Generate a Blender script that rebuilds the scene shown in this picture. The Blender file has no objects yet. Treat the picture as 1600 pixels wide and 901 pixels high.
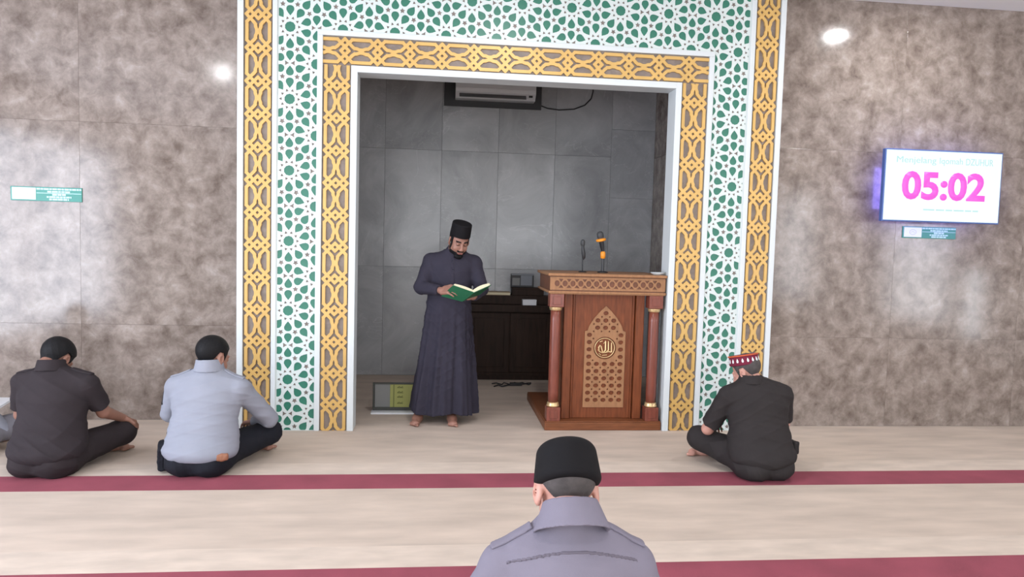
import bpy, bmesh, math, random
import numpy as np
from mathutils import Vector, Matrix
from mathutils.geometry import delaunay_2d_cdt
random.seed(4)
SC = bpy.context.scene
COL = SC.collection
PI = math.pi

# ---------------------------------------------------------------- camera
cam_d = bpy.data.cameras.new('camera'); cam = bpy.data.objects.new('camera', cam_d); COL.objects.link(cam)
cam_d.sensor_fit = 'HORIZONTAL'; cam_d.sensor_width = 36.0; cam_d.lens = 36.0 * 1120.865 / 1600.0
cam_d.clip_start = 0.05; cam_d.clip_end = 100
_r = Vector((0.99426145, -0.10341478, 0.0273779)); _u = Vector((-0.02056989, 0.06633431, 0.9975854)); _f = Vector((0.10498117, 0.99242387, -0.06382642))
cam.matrix_world = Matrix(((_r.x, _u.x, -_f.x, 0.0), (_r.y, _u.y, -_f.y, -5.69866), (_r.z, _u.z, -_f.z, 1.52), (0, 0, 0, 1)))
SC.camera = cam

# ---------------------------------------------------------------- light and exposure
w = bpy.data.worlds.new('daylight'); SC.world = w; w.use_nodes = True
w.node_tree.nodes['Background'].inputs['Color'].default_value = (0.80, 0.90, 1.0, 1)
w.node_tree.nodes['Background'].inputs['Strength'].default_value = 1.6
SC.view_settings.view_transform = 'Standard'; SC.view_settings.look = 'None'; SC.view_settings.gamma = 1.0
SC.view_settings.exposure = 0.02

def area(name, loc, rot, sx, sy, power, col):
    l = bpy.data.lights.new(name, 'AREA'); l.shape = 'RECTANGLE'; l.size = sx; l.size_y = sy
    l.energy = power; l.color = col
    o = bpy.data.objects.new(name, l); COL.objects.link(o); o.location = loc; o.rotation_euler = rot
    return o
# daylight through the windows and doors of the hall (left, right, back)
for k, y in enumerate((-3.45, -6.15)):
    area('window_light_left', (-5.92, y, 1.48), (0, -PI/2, 0), 2.8, 2.6, 215, (0.78, 0.85, 1.0))
for k, y in enumerate((-5.2, -9.4)):
    area('window_light_right', (7.92, y, 1.6), (0, PI/2, 0), 2.3, 1.5, 75, (0.90, 0.93, 1.0))
area('window_light_slit', (7.93, -3.85, 0.80), (0, PI/2, 0), 1.0, 0.15, 11, (0.86, 0.92, 1.0))
area('doorway_light_back', (0.5, -12.9, 1.5), (PI/2, 0, 0), 9.0, 2.6, 300, (0.95, 0.97, 1.0))

# ---------------------------------------------------------------- materials
def mat(name, col, rough=0.6, metal=0.0, var=0.0, scale=20.0, bump=0.0, bscale=200.0, emit=None, spec=None, stretch=None, sheen=0.0):
    m = bpy.data.materials.new(name); m.use_nodes = True
    nt = m.node_tree; N = nt.nodes; L = nt.links; b = N['Principled BSDF']
    b.inputs['Base Color'].default_value = (*col, 1); b.inputs['Roughness'].default_value = rough; b.inputs['Metallic'].default_value = metal
    if spec is not None: b.inputs['Specular IOR Level'].default_value = spec
    if sheen: b.inputs['Sheen Weight'].default_value = sheen
    if var or bump:
        tc = N.new('ShaderNodeTexCoord'); mp = N.new('ShaderNodeMapping'); L.new(tc.outputs['Object'], mp.inputs['Vector'])
        if stretch: mp.inputs['Scale'].default_value = stretch
    if var:
        n = N.new('ShaderNodeTexNoise'); n.inputs['Scale'].default_value = scale; n.inputs['Detail'].default_value = 6
        L.new(mp.outputs['Vector'], n.inputs['Vector'])
        r = N.new('ShaderNodeValToRGB'); L.new(n.outputs['Fac'], r.inputs['Fac'])
        r.color_ramp.elements[0].position = 0.3; r.color_ramp.elements[1].position = 0.7
        r.color_ramp.elements[0].color = (*[c*(1-var) for c in col], 1); r.color_ramp.elements[1].color = (*[min(1, c*(1+var)) for c in col], 1)
        L.new(r.outputs['Color'], b.inputs['Base Color'])
    if bump:
        n2 = N.new('ShaderNodeTexNoise'); n2.inputs['Scale'].default_value = bscale; n2.inputs['Detail'].default_value = 3
        L.new(mp.outputs['Vector'], n2.inputs['Vector'])
        bp = N.new('ShaderNodeBump'); bp.inputs['Strength'].default_value = bump; bp.inputs['Distance'].default_value = 0.004
        L.new(n2.outputs['Fac'], bp.inputs['Height']); L.new(bp.outputs['Normal'], b.inputs['Normal'])
    if emit:
        b.inputs['Emission Color'].default_value = (*emit[0], 1); b.inputs['Emission Strength'].default_value = emit[1]
    return m

def stone(name, stops, scale, rough, vein=None, tone=0.0, vscale=2.2, dist=0.9):
    """polished stone: every slab reads its own piece of the quarry"""
    m = bpy.data.materials.new(name); m.use_nodes = True
    nt = m.node_tree; N = nt.nodes; L = nt.links; b = N['Principled BSDF']
    tc = N.new('ShaderNodeTexCoord'); oi = N.new('ShaderNodeObjectInfo')
    mul = N.new('ShaderNodeVectorMath'); mul.operation = 'SCALE'; mul.inputs['Scale'].default_value = 37.0
    cmb = N.new('ShaderNodeCombineXYZ'); L.new(oi.outputs['Random'], cmb.inputs['X']); L.new(oi.outputs['Random'], cmb.inputs['Z'])
    L.new(cmb.outputs['Vector'], mul.inputs[0])
    add = N.new('ShaderNodeVectorMath'); L.new(tc.outputs['Object'], add.inputs[0]); L.new(mul.outputs['Vector'], add.inputs[1])
    n = N.new('ShaderNodeTexNoise'); n.inputs['Scale'].default_value = scale; n.inputs['Detail'].default_value = 9
    n.inputs['Roughness'].default_value = 0.66; n.inputs['Distortion'].default_value = dist
    L.new(add.outputs['Vector'], n.inputs['Vector'])
    r = N.new('ShaderNodeValToRGB'); el = r.color_ramp.elements
    el[0].position = stops[0][0]; el[0].color = (*stops[0][1], 1); el[1].position = stops[-1][0]; el[1].color = (*stops[-1][1], 1)
    for p, c in stops[1:-1]:
        e = el.new(p); e.color = (*c, 1)
    L.new(n.outputs['Fac'], r.inputs['Fac']); out = r.outputs['Color']
    if vein:
        v = N.new('ShaderNodeTexNoise'); v.inputs['Scale'].default_value = vscale; v.inputs['Detail'].default_value = 5; v.inputs['Distortion'].default_value = 2.2
        v.inputs['Roughness'].default_value = 0.6
        L.new(add.outputs['Vector'], v.inputs['Vector'])
        mth = N.new('ShaderNodeMath'); mth.operation = 'SUBTRACT'; mth.inputs[1].default_value = 0.5; L.new(v.outputs['Fac'], mth.inputs[0])
        ab = N.new('ShaderNodeMath'); ab.operation = 'ABSOLUTE'; L.new(mth.outputs[0], ab.inputs[0])
        mr = N.new('ShaderNodeMapRange'); mr.inputs['From Min'].default_value = 0.0; mr.inputs['From Max'].default_value = vein[1]
        mr.inputs['To Min'].default_value = vein[2]; mr.inputs['To Max'].default_value = 0.0; L.new(ab.outputs[0], mr.inputs['Value'])
        mx = N.new('ShaderNodeMixRGB'); mx.inputs['Color2'].default_value = (*vein[0], 1); L.new(out, mx.inputs['Color1']); L.new(mr.outputs['Result'], mx.inputs['Fac'])
        out = mx.outputs['Color']
    if tone:
        hs = N.new('ShaderNodeHueSaturation'); mr2 = N.new('ShaderNodeMapRange')
        mr2.inputs['To Min'].default_value = 1 - tone; mr2.inputs['To Max'].default_value = 1 + tone
        L.new(oi.outputs['Random'], mr2.inputs['Value']); L.new(mr2.outputs['Result'], hs.inputs['Value']); L.new(out, hs.inputs['Color'])
        out = hs.outputs['Color']
    L.new(out, b.inputs['Base Color']); b.inputs['Roughness'].default_value = rough
    return m

M = {}
M['marble'] = stone('brown_marble', [(0.30, (0.135, 0.103, 0.083)), (0.46, (0.225, 0.182, 0.155)), (0.60, (0.31, 0.26, 0.225)), (0.74, (0.42, 0.365, 0.33))], 8.0, 0.13, tone=0.02, dist=0.25)
M['grout'] = mat('grout', (0.25, 0.205, 0.175), 0.6)
M['tile'] = stone('grey_stone_tile', [(0.30, (0.31, 0.32, 0.33)), (0.5, (0.41, 0.422, 0.434)), (0.72, (0.52, 0.533, 0.545))], 1.7, 0.24, vein=((0.70, 0.71, 0.73), 0.006, 0.30), tone=0.09, vscale=0.9)
M['tile_grout'] = mat('tile_grout', (0.22, 0.22, 0.225), 0.9)
M['back'] = stone('backing_stone', [(0.3, (0.17, 0.14, 0.12)), (0.7, (0.28, 0.235, 0.205))], 9.0, 0.45)
M['white'] = mat('white_paint', (0.66, 0.71, 0.72), 0.35)
M['lattice'] = mat('white_lattice_paint', (0.65, 0.72, 0.70), 0.38)
M['green'] = mat('green_inlay', (0.035, 0.185, 0.125), 0.35, var=0.10, scale=6)
M['gold'] = mat('gold_paint', (0.66, 0.42, 0.135), 0.38, metal=0.15, var=0.06, scale=8)
M['ceiling'] = mat('ceiling_paint', (0.80, 0.81, 0.84), 0.8)
M['plaster'] = mat('plaster', (0.62, 0.60, 0.58), 0.8)
M['carpet'] = mat('beige_carpet', (0.60, 0.50, 0.415), 0.95, var=0.13, scale=3.0, bump=0.7, bscale=330, stretch=(0.6, 2.2, 1))
M['carpet_pale'] = mat('pale_carpet_band', (0.655, 0.555, 0.465), 0.95, var=0.10, scale=5.0, bump=0.7, bscale=330, stretch=(0.8, 2.2, 1))
M['stripe'] = mat('red_carpet', (0.29, 0.062, 0.090), 0.95, var=0.14, scale=4.0, bump=0.7, bscale=330)
M['concrete'] = mat('concrete', (0.35, 0.34, 0.33), 0.9)
M['wood'] = mat('teak_wood', (0.18, 0.050, 0.017), 0.42, spec=0.3, var=0.28, scale=9, stretch=(6, 6, 0.7))
M['wood_light'] = mat('light_wood', (0.33, 0.165, 0.078), 0.45, spec=0.3, var=0.14, scale=9, stretch=(5, 5, 1))
M['wood_h'] = mat('teak_wood_plinth', (0.19, 0.066, 0.026), 0.42, spec=0.3, var=0.25, scale=9, stretch=(0.7, 6, 6))
M['wood_red'] = mat('red_column_wood', (0.20, 0.055, 0.035), 0.3, var=0.2, scale=8, stretch=(6, 6, 0.8))
M['wood_back'] = mat('dark_teak_recess', (0.15, 0.050, 0.020), 0.45, var=0.2, scale=9)
M['brass'] = mat('brass', (0.72, 0.52, 0.27), 0.3, metal=0.6)
M['desk'] = mat('dark_desk_wood', (0.028, 0.015, 0.010), 0.55, spec=0.2, var=0.3, scale=6, stretch=(5, 5, 0.8))
M['black'] = mat('black_plastic', (0.015, 0.015, 0.017), 0.4)
M['dark'] = mat('dark_grey', (0.045, 0.047, 0.050), 0.55)
M['orange'] = mat('orange_plastic', (0.85, 0.30, 0.02), 0.4)
M['ac_white'] = mat('aircon_plastic', (0.74, 0.77, 0.80), 0.35)
M['ac_grey'] = mat('aircon_louver', (0.13, 0.135, 0.14), 0.5)
M['screen'] = mat('lit_screen', (0.04, 0.045, 0.05), 0.3, emit=((0.86, 1.0, 1.0), 1.0))
M['pink'] = mat('pink_digits', (0.1, 0.01, 0.07), 0.4, emit=((0.90, 0.13, 0.74), 0.95))
M['pale'] = mat('pale_letters', (0.03, 0.05, 0.05), 0.4, emit=((0.50, 0.76, 0.76), 0.95))
M['bezel'] = mat('tv_bezel', (0.06, 0.12, 0.36), 0.35)
M['added_halo'] = mat('tv_added_halo', (0.3, 0.3, 1.0), 0.4, emit=((0.26, 0.22, 1.0), 12.0))  # emission of the added panel that throws a violet halo round the screen
M['sign'] = mat('green_sign', (0.03, 0.26, 0.21), 0.35)
M['signwhite'] = mat('sign_white', (0.80, 0.88, 0.88), 0.4)
M['signtext'] = mat('sign_text', (0.50, 0.76, 0.78), 0.4)
M['signgrey'] = mat('sign_emblem', (0.58, 0.60, 0.66), 0.4)
M['paper'] = mat('paper', (0.72, 0.66, 0.46), 0.7)
M['whitepaper'] = mat('white_paper', (0.75, 0.77, 0.80), 0.6)
M['cover'] = mat('green_cover', (0.012, 0.12, 0.055), 0.4)
M['tan'] = mat('tan_book', (0.36, 0.27, 0.16), 0.6)
M['lime'] = mat('lime_print', (0.30, 0.31, 0.085), 0.5)
M['lime_dark'] = mat('olive_print', (0.13, 0.14, 0.03), 0.5)
M['glass_grey'] = mat('grey_panel', (0.19, 0.195, 0.19), 0.3)
M['frame_dark'] = mat('dark_frame', (0.035, 0.037, 0.030), 0.5)
M['clockface'] = mat('clock_face', (0.24, 0.26, 0.29), 0.2)
M['lamp'] = mat('downlight', (0.9, 0.9, 0.8), 0.4, emit=((1.0, 0.92, 0.72), 14.0))
def cloth(name, c, var=0.07): return mat(name, c, 0.85, var=var, scale=10, bump=0.18, bscale=420, spec=0.2)
M['skin'] = mat('skin', (0.31, 0.155, 0.112), 0.5, var=0.08, scale=14)
M['skin_light'] = mat('skin_light', (0.52, 0.27, 0.21), 0.5, var=0.08, scale=14)
M['skin_dark'] = mat('skin_brown', (0.27, 0.135, 0.095), 0.5, var=0.08, scale=14)
M['lips'] = mat('lips', (0.25, 0.09, 0.075), 0.5)
M['hair'] = mat('black_hair', (0.007, 0.007, 0.008), 0.6, spec=0.2, bump=0.5, bscale=150)
M['hair_grey'] = mat('cropped_grey_hair', (0.060, 0.052, 0.050), 0.8, var=0.3, scale=30, bump=0.3, bscale=300)
M['felt'] = mat('black_felt', (0.0065, 0.006, 0.007), 0.8, bump=0.15, bscale=400, spec=0.2)
M['robe'] = cloth('grey_violet_robe', (0.034, 0.031, 0.046))
M['brown_uniform'] = cloth('dark_brown_twill', (0.030, 0.024, 0.027))
M['brown_trousers'] = cloth('dark_brown_trousers', (0.027, 0.021, 0.023))
M['khaki_dark'] = cloth('charcoal_brown_twill', (0.029, 0.025, 0.025))
M['grey_shirt'] = cloth('pale_grey_shirt', (0.27, 0.285, 0.335), 0.04)
M['seam'] = mat('dark_seam_thread', (0.13, 0.115, 0.145), 0.9)  # yoke seam thread, darker than the shirt cloth
M['dull_grey'] = cloth('dull_grey_trousers', (0.17, 0.165, 0.185))
M['lilac_shirt'] = cloth('lilac_grey_shirt', (0.195, 0.18, 0.225), 0.04)
M['navy'] = cloth('black_navy_trousers', (0.011, 0.012, 0.017))
M['maroon'] = cloth('maroon_cap', (0.17, 0.022, 0.045))
M['leather'] = mat('tan_leather', (0.28, 0.12, 0.065), 0.5)

# ---------------------------------------------------------------- building helpers
def link(o, parent=None):
    COL.objects.link(o)
    if parent is not None: o.parent = parent
    return o
def tag(o, label=None, cat=None, group=None, kind=None):
    if label: o['label'] = label
    if cat: o['category'] = cat
    if group: o['group'] = group
    if kind: o['kind'] = kind
    return o
def thing(name, label, cat, loc=(0, 0, 0), rz=0.0, group=None):
    o = bpy.data.objects.new(name, None); o.empty_display_size = 0.1; o.location = loc; o.rotation_euler = (0, 0, rz)
    link(o); return tag(o, label, cat, group)

class MB:
    """collects simple shapes into one mesh"""
    def __init__(s): s.v = []; s.f = []; s.sm = []
    def add(s, v, f, smooth=False):
        o = len(s.v); s.v += [tuple(p) for p in v]; s.f += [tuple(i + o for i in q) for q in f]; s.sm += [smooth]*len(f); return s
    def box(s, x0, x1, y0, y1, z0, z1, bev=0.0):
        bm = bmesh.new(); bmesh.ops.create_cube(bm, size=1.0)
        for v in bm.verts: v.co = Vector(((x0+x1)/2 + v.co.x*(x1-x0), (y0+y1)/2 + v.co.y*(y1-y0), (z0+z1)/2 + v.co.z*(z1-z0)))
        if bev: bmesh.ops.bevel(bm, geom=bm.edges[:], offset=bev, segments=2, affect='EDGES', profile=0.5)
        bm.verts.index_update()
        s.add([v.co[:] for v in bm.verts], [[v.index for v in f.verts] for f in bm.faces]); bm.free(); return s
    def tube(s, pts, r, n=10, cap=True, smooth=True):
        pts = [Vector(p) for p in pts]; rs = r if isinstance(r, (list, tuple)) else [r]*len(pts)
        V = []; F = []; prev = None
        for i, p in enumerate(pts):
            d = (pts[min(i+1, len(pts)-1)] - pts[max(i-1, 0)]).normalized()
            if prev is None:
                a = d.orthogonal().normalized()
            else:
                a = (prev - d*prev.dot(d)).normalized()
            prev = a; b = d.cross(a)
            for k in range(n):
                t = 2*PI*k/n; V.append(p + (a*math.cos(t) + b*math.sin(t))*rs[i])
        for i in range(len(pts)-1):
            for k in range(n):
                F.append((i*n+k, i*n+(k+1) % n, (i+1)*n+(k+1) % n, (i+1)*n+k))
        s.add(V, F, smooth)
        if cap: s.add(V[:n], [tuple(range(n))[::-1]]); s.add(V[-n:], [tuple(range(n))])
        return s
    def lathe(s, prof, c=(0, 0, 0), n=24, smooth=True):
        V = []; F = []
        for r, z in prof:
            for k in range(n):
                t = 2*PI*k/n; V.append((c[0]+r*math.cos(t), c[1]+r*math.sin(t), c[2]+z))
        for i in range(len(prof)-1):
            for k in range(n): F.append((i*n+k, i*n+(k+1) % n, (i+1)*n+(k+1) % n, (i+1)*n+k))
        F.append(tuple(range(n))[::-1]); F.append(tuple(range((len(prof)-1)*n, len(prof)*n)))
        return s.add(V, F, smooth)
    def tris(s, V2, T, y0, y1):
        """flat front in the x-z plane at depth y0 with side walls back to y1"""
        V = [(x, y0, z) for x, z in V2]; n = len(V); s_edges = {}
        for t in T:
            for i in range(len(t)):
                e = (t[i], t[(i+1) % len(t)]); s_edges[e] = s_edges.get(e, 0)+1
        W = V + [(x, y1, z) for x, z in V2]; F = [tuple(t) for t in T]
        for (a, b) in s_edges:
            if (b, a) not in s_edges: F.append((b, a, a+n, b+n))
        return s.add(W, F)
    def obj(s, name, m, parent=None, me_only=False):
        me = bpy.data.meshes.new(name); me.from_pydata(s.v, [], s.f); me.materials.append(m)
        me.polygons.foreach_set('use_smooth', s.sm); me.update()
        return link(bpy.data.objects.new(name, me), parent)

def ccw(p):
    a = sum(p[i][0]*p[(i+1) % len(p)][1] - p[(i+1) % len(p)][0]*p[i][1] for i in range(len(p)))
    return list(p) if a > 0 else list(p)[::-1]
def cut(solids, holes=(), clip=None):
    """2-D boolean: union of solids inside clip, less holes -> verts, triangles"""
    V = []; F = []; kind = []
    for grp, k in ((solids, 0), (holes, 1), ([clip] if clip else [], 2)):
        for p in grp:
            p = ccw(p); F.append(list(range(len(V), len(V)+len(p)))); V += [Vector(q) for q in p]; kind.append(k)
    r = delaunay_2d_cdt(V, [], F, 0, 1e-6)
    T = []
    for tri, orig in zip(r[2], r[5]):
        ks = {kind[i] for i in orig}
        if 0 in ks and 1 not in ks and (clip is None or 2 in ks): T.append(ccw_idx(r[0], tri))
    return [(v.x, v.y) for v in r[0]], T
def ccw_idx(V, t):
    a, b, c = (V[i] for i in t[:3])
    return tuple(t) if (b.x-a.x)*(c.y-a.y) - (b.y-a.y)*(c.x-a.x) > 0 else tuple(t)[::-1]
def clip_rect(p, x0, x1, z0, z1):
    for ax, lim, sg in ((0, x0, 1), (0, x1, -1), (1, z0, 1), (1, z1, -1)):
        out = []
        for i in range(len(p)):
            a, b = p[i-1], p[i]; da = sg*(a[ax]-lim); db = sg*(b[ax]-lim)
            if (da >= 0) != (db >= 0):
                t = da/(da-db); out.append((a[0]+(b[0]-a[0])*t, a[1]+(b[1]-a[1])*t))
            if db >= 0: out.append(b)
        p = out
        if len(p) < 3: return []
    return p
def area2(p): return abs(sum(p[i-1][0]*p[i][1]-p[i][0]*p[i-1][1] for i in range(len(p))))/2

def text_part(name, s, x0, x1, z0, z1, y, m, parent, bold=0.0, depth=0.003, rise=None):
    cu = bpy.data.curves.new(name, 'FONT'); cu.body = s; cu.offset = bold; cu.resolution_u = 4
    t = bpy.data.objects.new(name, cu); COL.objects.link(t)
    dg = bpy.context.evaluated_depsgraph_get(); me = bpy.data.meshes.new_from_object(t.evaluated_get(dg))
    bpy.data.objects.remove(t)
    co = np.array([v.co[:] for v in me.vertices]); 
    if not len(co): return None
    lo = co.min(0); hi = co.max(0); sc = ((x1-x0)/(hi[0]-lo[0]), (z1-z0)/max(1e-6, hi[1]-lo[1]))
    bm = bmesh.new(); bm.from_mesh(me); bpy.data.meshes.remove(me)
    for v in bm.verts: v.co = Vector((x0+(v.co.x-lo[0])*sc[0], y, z0+(v.co.y-lo[1])*sc[1]))
    r = bmesh.ops.extrude_face_region(bm, geom=bm.faces[:])
    for v in (g for g in r['geom'] if isinstance(g, bmesh.types.BMVert)): v.co.y -= depth
    bmesh.ops.recalc_face_normals(bm, faces=bm.faces[:])
    me = bpy.data.meshes.new(name); bm.to_mesh(me); bm.free(); me.materials.append(m)
    return link(bpy.data.objects.new(name, me), parent)

# ---------------------------------------------------------------- the room shell
CEIL = 3.63
X0, X1, Y0 = -6.0, 8.0, -13.0
tag(MB().box(X0-.2, X1+.2, Y0-.2, 2.6, -0.2, -0.012).obj('floor', M['concrete']), 'concrete floor slab under the carpet', kind='structure')
tag(MB().box(X0-.2, X1+.2, Y0-.2, 0.5, CEIL, CEIL+.15).obj('ceiling', M['ceiling']), 'white ceiling', kind='structure')

def slab_wall(name, xs, zs, y, label, back):
    wl = MB().box(xs[0], xs[-1], y+0.014, back, 0, CEIL).obj(name, M['grout']); tag(wl, label, kind='structure')
    for i in range(len(xs)-1):
        for j in range(len(zs)-1):
            MB().box(xs[i]+.0005, xs[i+1]-.0005, y, y+0.0138, zs[j]+.0005, zs[j+1]-.0005, 0.0005).obj('slab', M['marble'], wl)
    return wl
ZS = [0, 0.777, 2.377, CEIL]
slab_wall('wall_front_left', [-6.0, -5.22, -4.02, -2.82, -1.527], ZS, 0.34, 'polished brown marble wall left of the niche surround', 0.6)
slab_wall('wall_front_right', [2.78, 3.94, 5.14, 6.34, 8.0], ZS, 0.15, 'polished brown marble wall right of the niche surround', 0.6)
# masonry behind the lattice surround
tag(MB().box(-1.526, -0.66, 0.03, 0.17, 0, CEIL).box(-1.526, -1.15, 0.17, 0.6, 0, CEIL).obj('wall_surround_left', M['plaster']), 'masonry behind the left of the lattice surround', kind='structure')
tag(MB().box(1.91, 2.779, 0.03, 0.17, 0, CEIL).box(2.50, 2.779, 0.17, 0.6, 0, CEIL).obj('wall_surround_right', M['plaster']), 'masonry behind the right of the lattice surround', kind='structure')
tag(MB().box(-0.66, 1.91, 0.03, 0.17, 2.815, CEIL).obj('wall_surround_top', M['plaster']), 'masonry above the niche opening', kind='structure')
# niche
tag(MB().box(-1.15, 2.50, 0.17, 2.6, 3.9, 4.0).obj('ceiling_niche', M['ceiling']), 'ceiling of the niche', kind='structure')
tag(MB().box(-1.3, 2.65, 0.10, 0.17, CEIL, 4.0).obj('wall_niche_lintel', M['plaster']), 'inner face above the niche opening', kind='structure')
nb = MB().box(-1.3, 2.65, 2.394, 2.6, 0, 4.0).obj('wall_niche_back', M['tile_grout']); tag(nb, 'grey stone tiled back wall of the niche', kind='structure')
txs = [-1.15, -0.59, 0.03, 0.66, 1.30, 1.945, 2.45]
for i in range(6):
    zs = [0, 1.22, 2.518, 3.9] if i < 5 else [0, 0.62, 2.06, 2.83, 3.9]
    for j in range(len(zs)-1):
        MB().box(txs[i]+.001, txs[i+1]-.001, 2.38, 2.3938, zs[j]+.001, zs[j+1]-.001, 0.001).obj('stone_tile', M['tile'], nb)
for nm, xa, xb, xf in (('wall_niche_left', -1.3, -1.164, -1.15), ('wall_niche_right', 2.464, 2.65, 2.45)):
    wl = MB().box(xa, xb, 0.17, 2.394, 0, 4.0).obj(nm, M['grout']); tag(wl, 'brown marble side wall of the niche', kind='structure')
    for ya, yb in ((0.172, 1.20), (1.202, 2.378)):
        for za, zb in ((0, 1.22), (1.222, 2.518), (2.52, 3.9)):
            MB().box(min(xf, xb if xf < 0 else xa), max(xf, xb if xf < 0 else xa), ya, yb, za+.001, zb-.001).obj('slab', M['marble'], wl)
# hall walls that carry the windows (out of frame)
def pierced(name, axis, pos, thick, a0, a1, holes, label):
    wl = MB(); cur = a0
    def bx(u0, u1, z0, z1):
        if axis == 'x': wl.box(min(pos, pos+thick), max(pos, pos+thick), u0, u1, z0, z1)
        else: wl.box(u0, u1, min(pos, pos+thick), max(pos, pos+thick), z0, z1)
    for h0, h1, z0, z1 in holes:
        bx(cur, h0, 0, CEIL)
        if z0 > 0: bx(h0, h1, 0, z0)
        bx(h0, h1, z1, CEIL); cur = h1
    bx(cur, a1, 0, CEIL)
    tag(wl.obj(name, M['plaster']), label, kind='structure')
pierced('wall_left', 'x', X0, -0.2, Y0, 0.6, [(-7.5, -4.82, .03, 2.93), (-4.78, -2.1, .03, 2.93)], 'left hall wall with tall windows')
pierced('wall_right', 'x', X1, 0.2, Y0, 0.6, [(-10.2, -8.6, .4, 2.8), (-6.0, -4.4, .4, 2.8), (-3.94, -3.76, .27, 1.33)], 'right hall wall with windows')
pierced('wall_back', 'y', Y0, -0.2, X0, X1, [(-4.2, 5.2, 0.02, 2.9)], 'back hall wall with wide doorway')

# carpet
cp = MB().box(X0, X1, Y0, -0.0, -0.0119, -0.0006).box(X0, -1.53, 0.0, 0.339, -0.0119, -0.0006).box(2.782, X1, 0.0, 0.149, -0.0119, -0.0006).box(-.63, 1.878, 0.0, 0.0021, -0.0119, -0.0006).box(-1.149, 2.449, 0.002, 2.379, -0.0119, -0.0006).obj('prayer_carpet', M['carpet'])
tag(cp, 'beige prayer carpet with dark red row stripes covering the whole floor', 'carpet')
for k in range(5):
    y = -1.075 - 1.345*k
    MB().box(X0+.01, X1-.01, y-0.272, y, -0.002, 0.0).obj('red_stripe', M['stripe'], cp)
    tag(MB().box(X0+.01, X1-.01, y+.002, y+0.24, -0.002, -0.0002).obj('pale_band', M['carpet_pale'], cp), 'paler woven band beside the red stripe')

# ---------------------------------------------------------------- white mouldings of the niche surround
GX = dict(a=-1.526, b=-1.481, c=-1.269, d=-1.233, e=-0.935, f=-0.896, g=-0.682, h=-0.632, i=1.88, j=1.93, k=2.151, l=2.193, m=2.488, n=2.529, o=2.735, p=2.779)
ZG, ZI, ZN = 3.094, 3.056, 2.838          # foot of the green top, top of the inner gold, foot of the inner gold
tag(MB().box(GX['a'], GX['b'], -0.012, 0.03, 0, CEIL, .003).obj('trim_1', M['white']), 'outermost left white moulding of the surround', kind='structure')
tag(MB().box(GX['c'], GX['d'], -0.010, 0.03, 0, CEIL, .003).obj('trim_2', M['white']), 'white moulding between left outer gold and green bands', kind='structure')
tag(MB().box(GX['e'], GX['f'], -0.012, 0.03, 0, ZI, .003).box(GX['l']-.042, GX['l'], -0.012, 0.03, 0, ZI, .003).box(GX['e'], GX['l'], -0.0121, 0.03, ZI, ZG, .003).obj('trim_3', M['white']), 'white moulding between the green and inner gold bands', kind='structure')
tag(MB().box(GX['m'], GX['n'], -0.010, 0.03, 0, CEIL, .003).obj('trim_4', M['white']), 'white moulding between right green and outer gold bands', kind='structure')
tag(MB().box(GX['o'], GX['p'], -0.012, 0.03, 0, CEIL, .003).obj('trim_5', M['white']), 'outermost right white moulding of the surround', kind='structure')
tag(MB().box(GX['g'], GX['h'], -0.02, 0.175, 0, ZN, .004).box(GX['i'], GX['j'], -0.02, 0.175, 0, ZN, .004).box(GX['h']-.002, GX['i']+.002, -0.0199, 0.175, ZN-.05, ZN, .004).obj('trim_6', M['white']), 'white jamb frame around the niche opening', kind='structure')

# ---------------------------------------------------------------- green star lattice
B_ = 0.540; A_ = B_*0.7265
def kite(cx, cz, ang, r0, r1, hw, rw):
    """drop shape: pointed at r0 from the centre, round at r1, widest hw at rw"""
    prof = [(r0, 0)]
    prof += [(r0+(rw-r0)*.5, hw*.62), (rw-.006, hw*.97)]
    for t in (20, 42, 64): prof.append((rw+(r1-rw)*math.sin(math.radians(t)), hw*math.cos(math.radians(t))**.75))
    pts = prof + [(r1, hw*.18), (r1, -hw*.18)] + [(a, -b) for a, b in prof[:0:-1]]
    c, s = math.cos(ang), math.sin(ang)
    return [(cx+(a*c-b*s)*B_, cz+(a*s+b*c)*B_) for a, b in pts]
def star(cx, cz, ang, r, n=5, q=.5):
    return [(cx+B_*r*(1 if k % 2 == 0 else q)*math.cos(ang+PI*k/n), cz+B_*r*(1 if k % 2 == 0 else q)*math.sin(ang+PI*k/n)) for k in range(2*n)]
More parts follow.
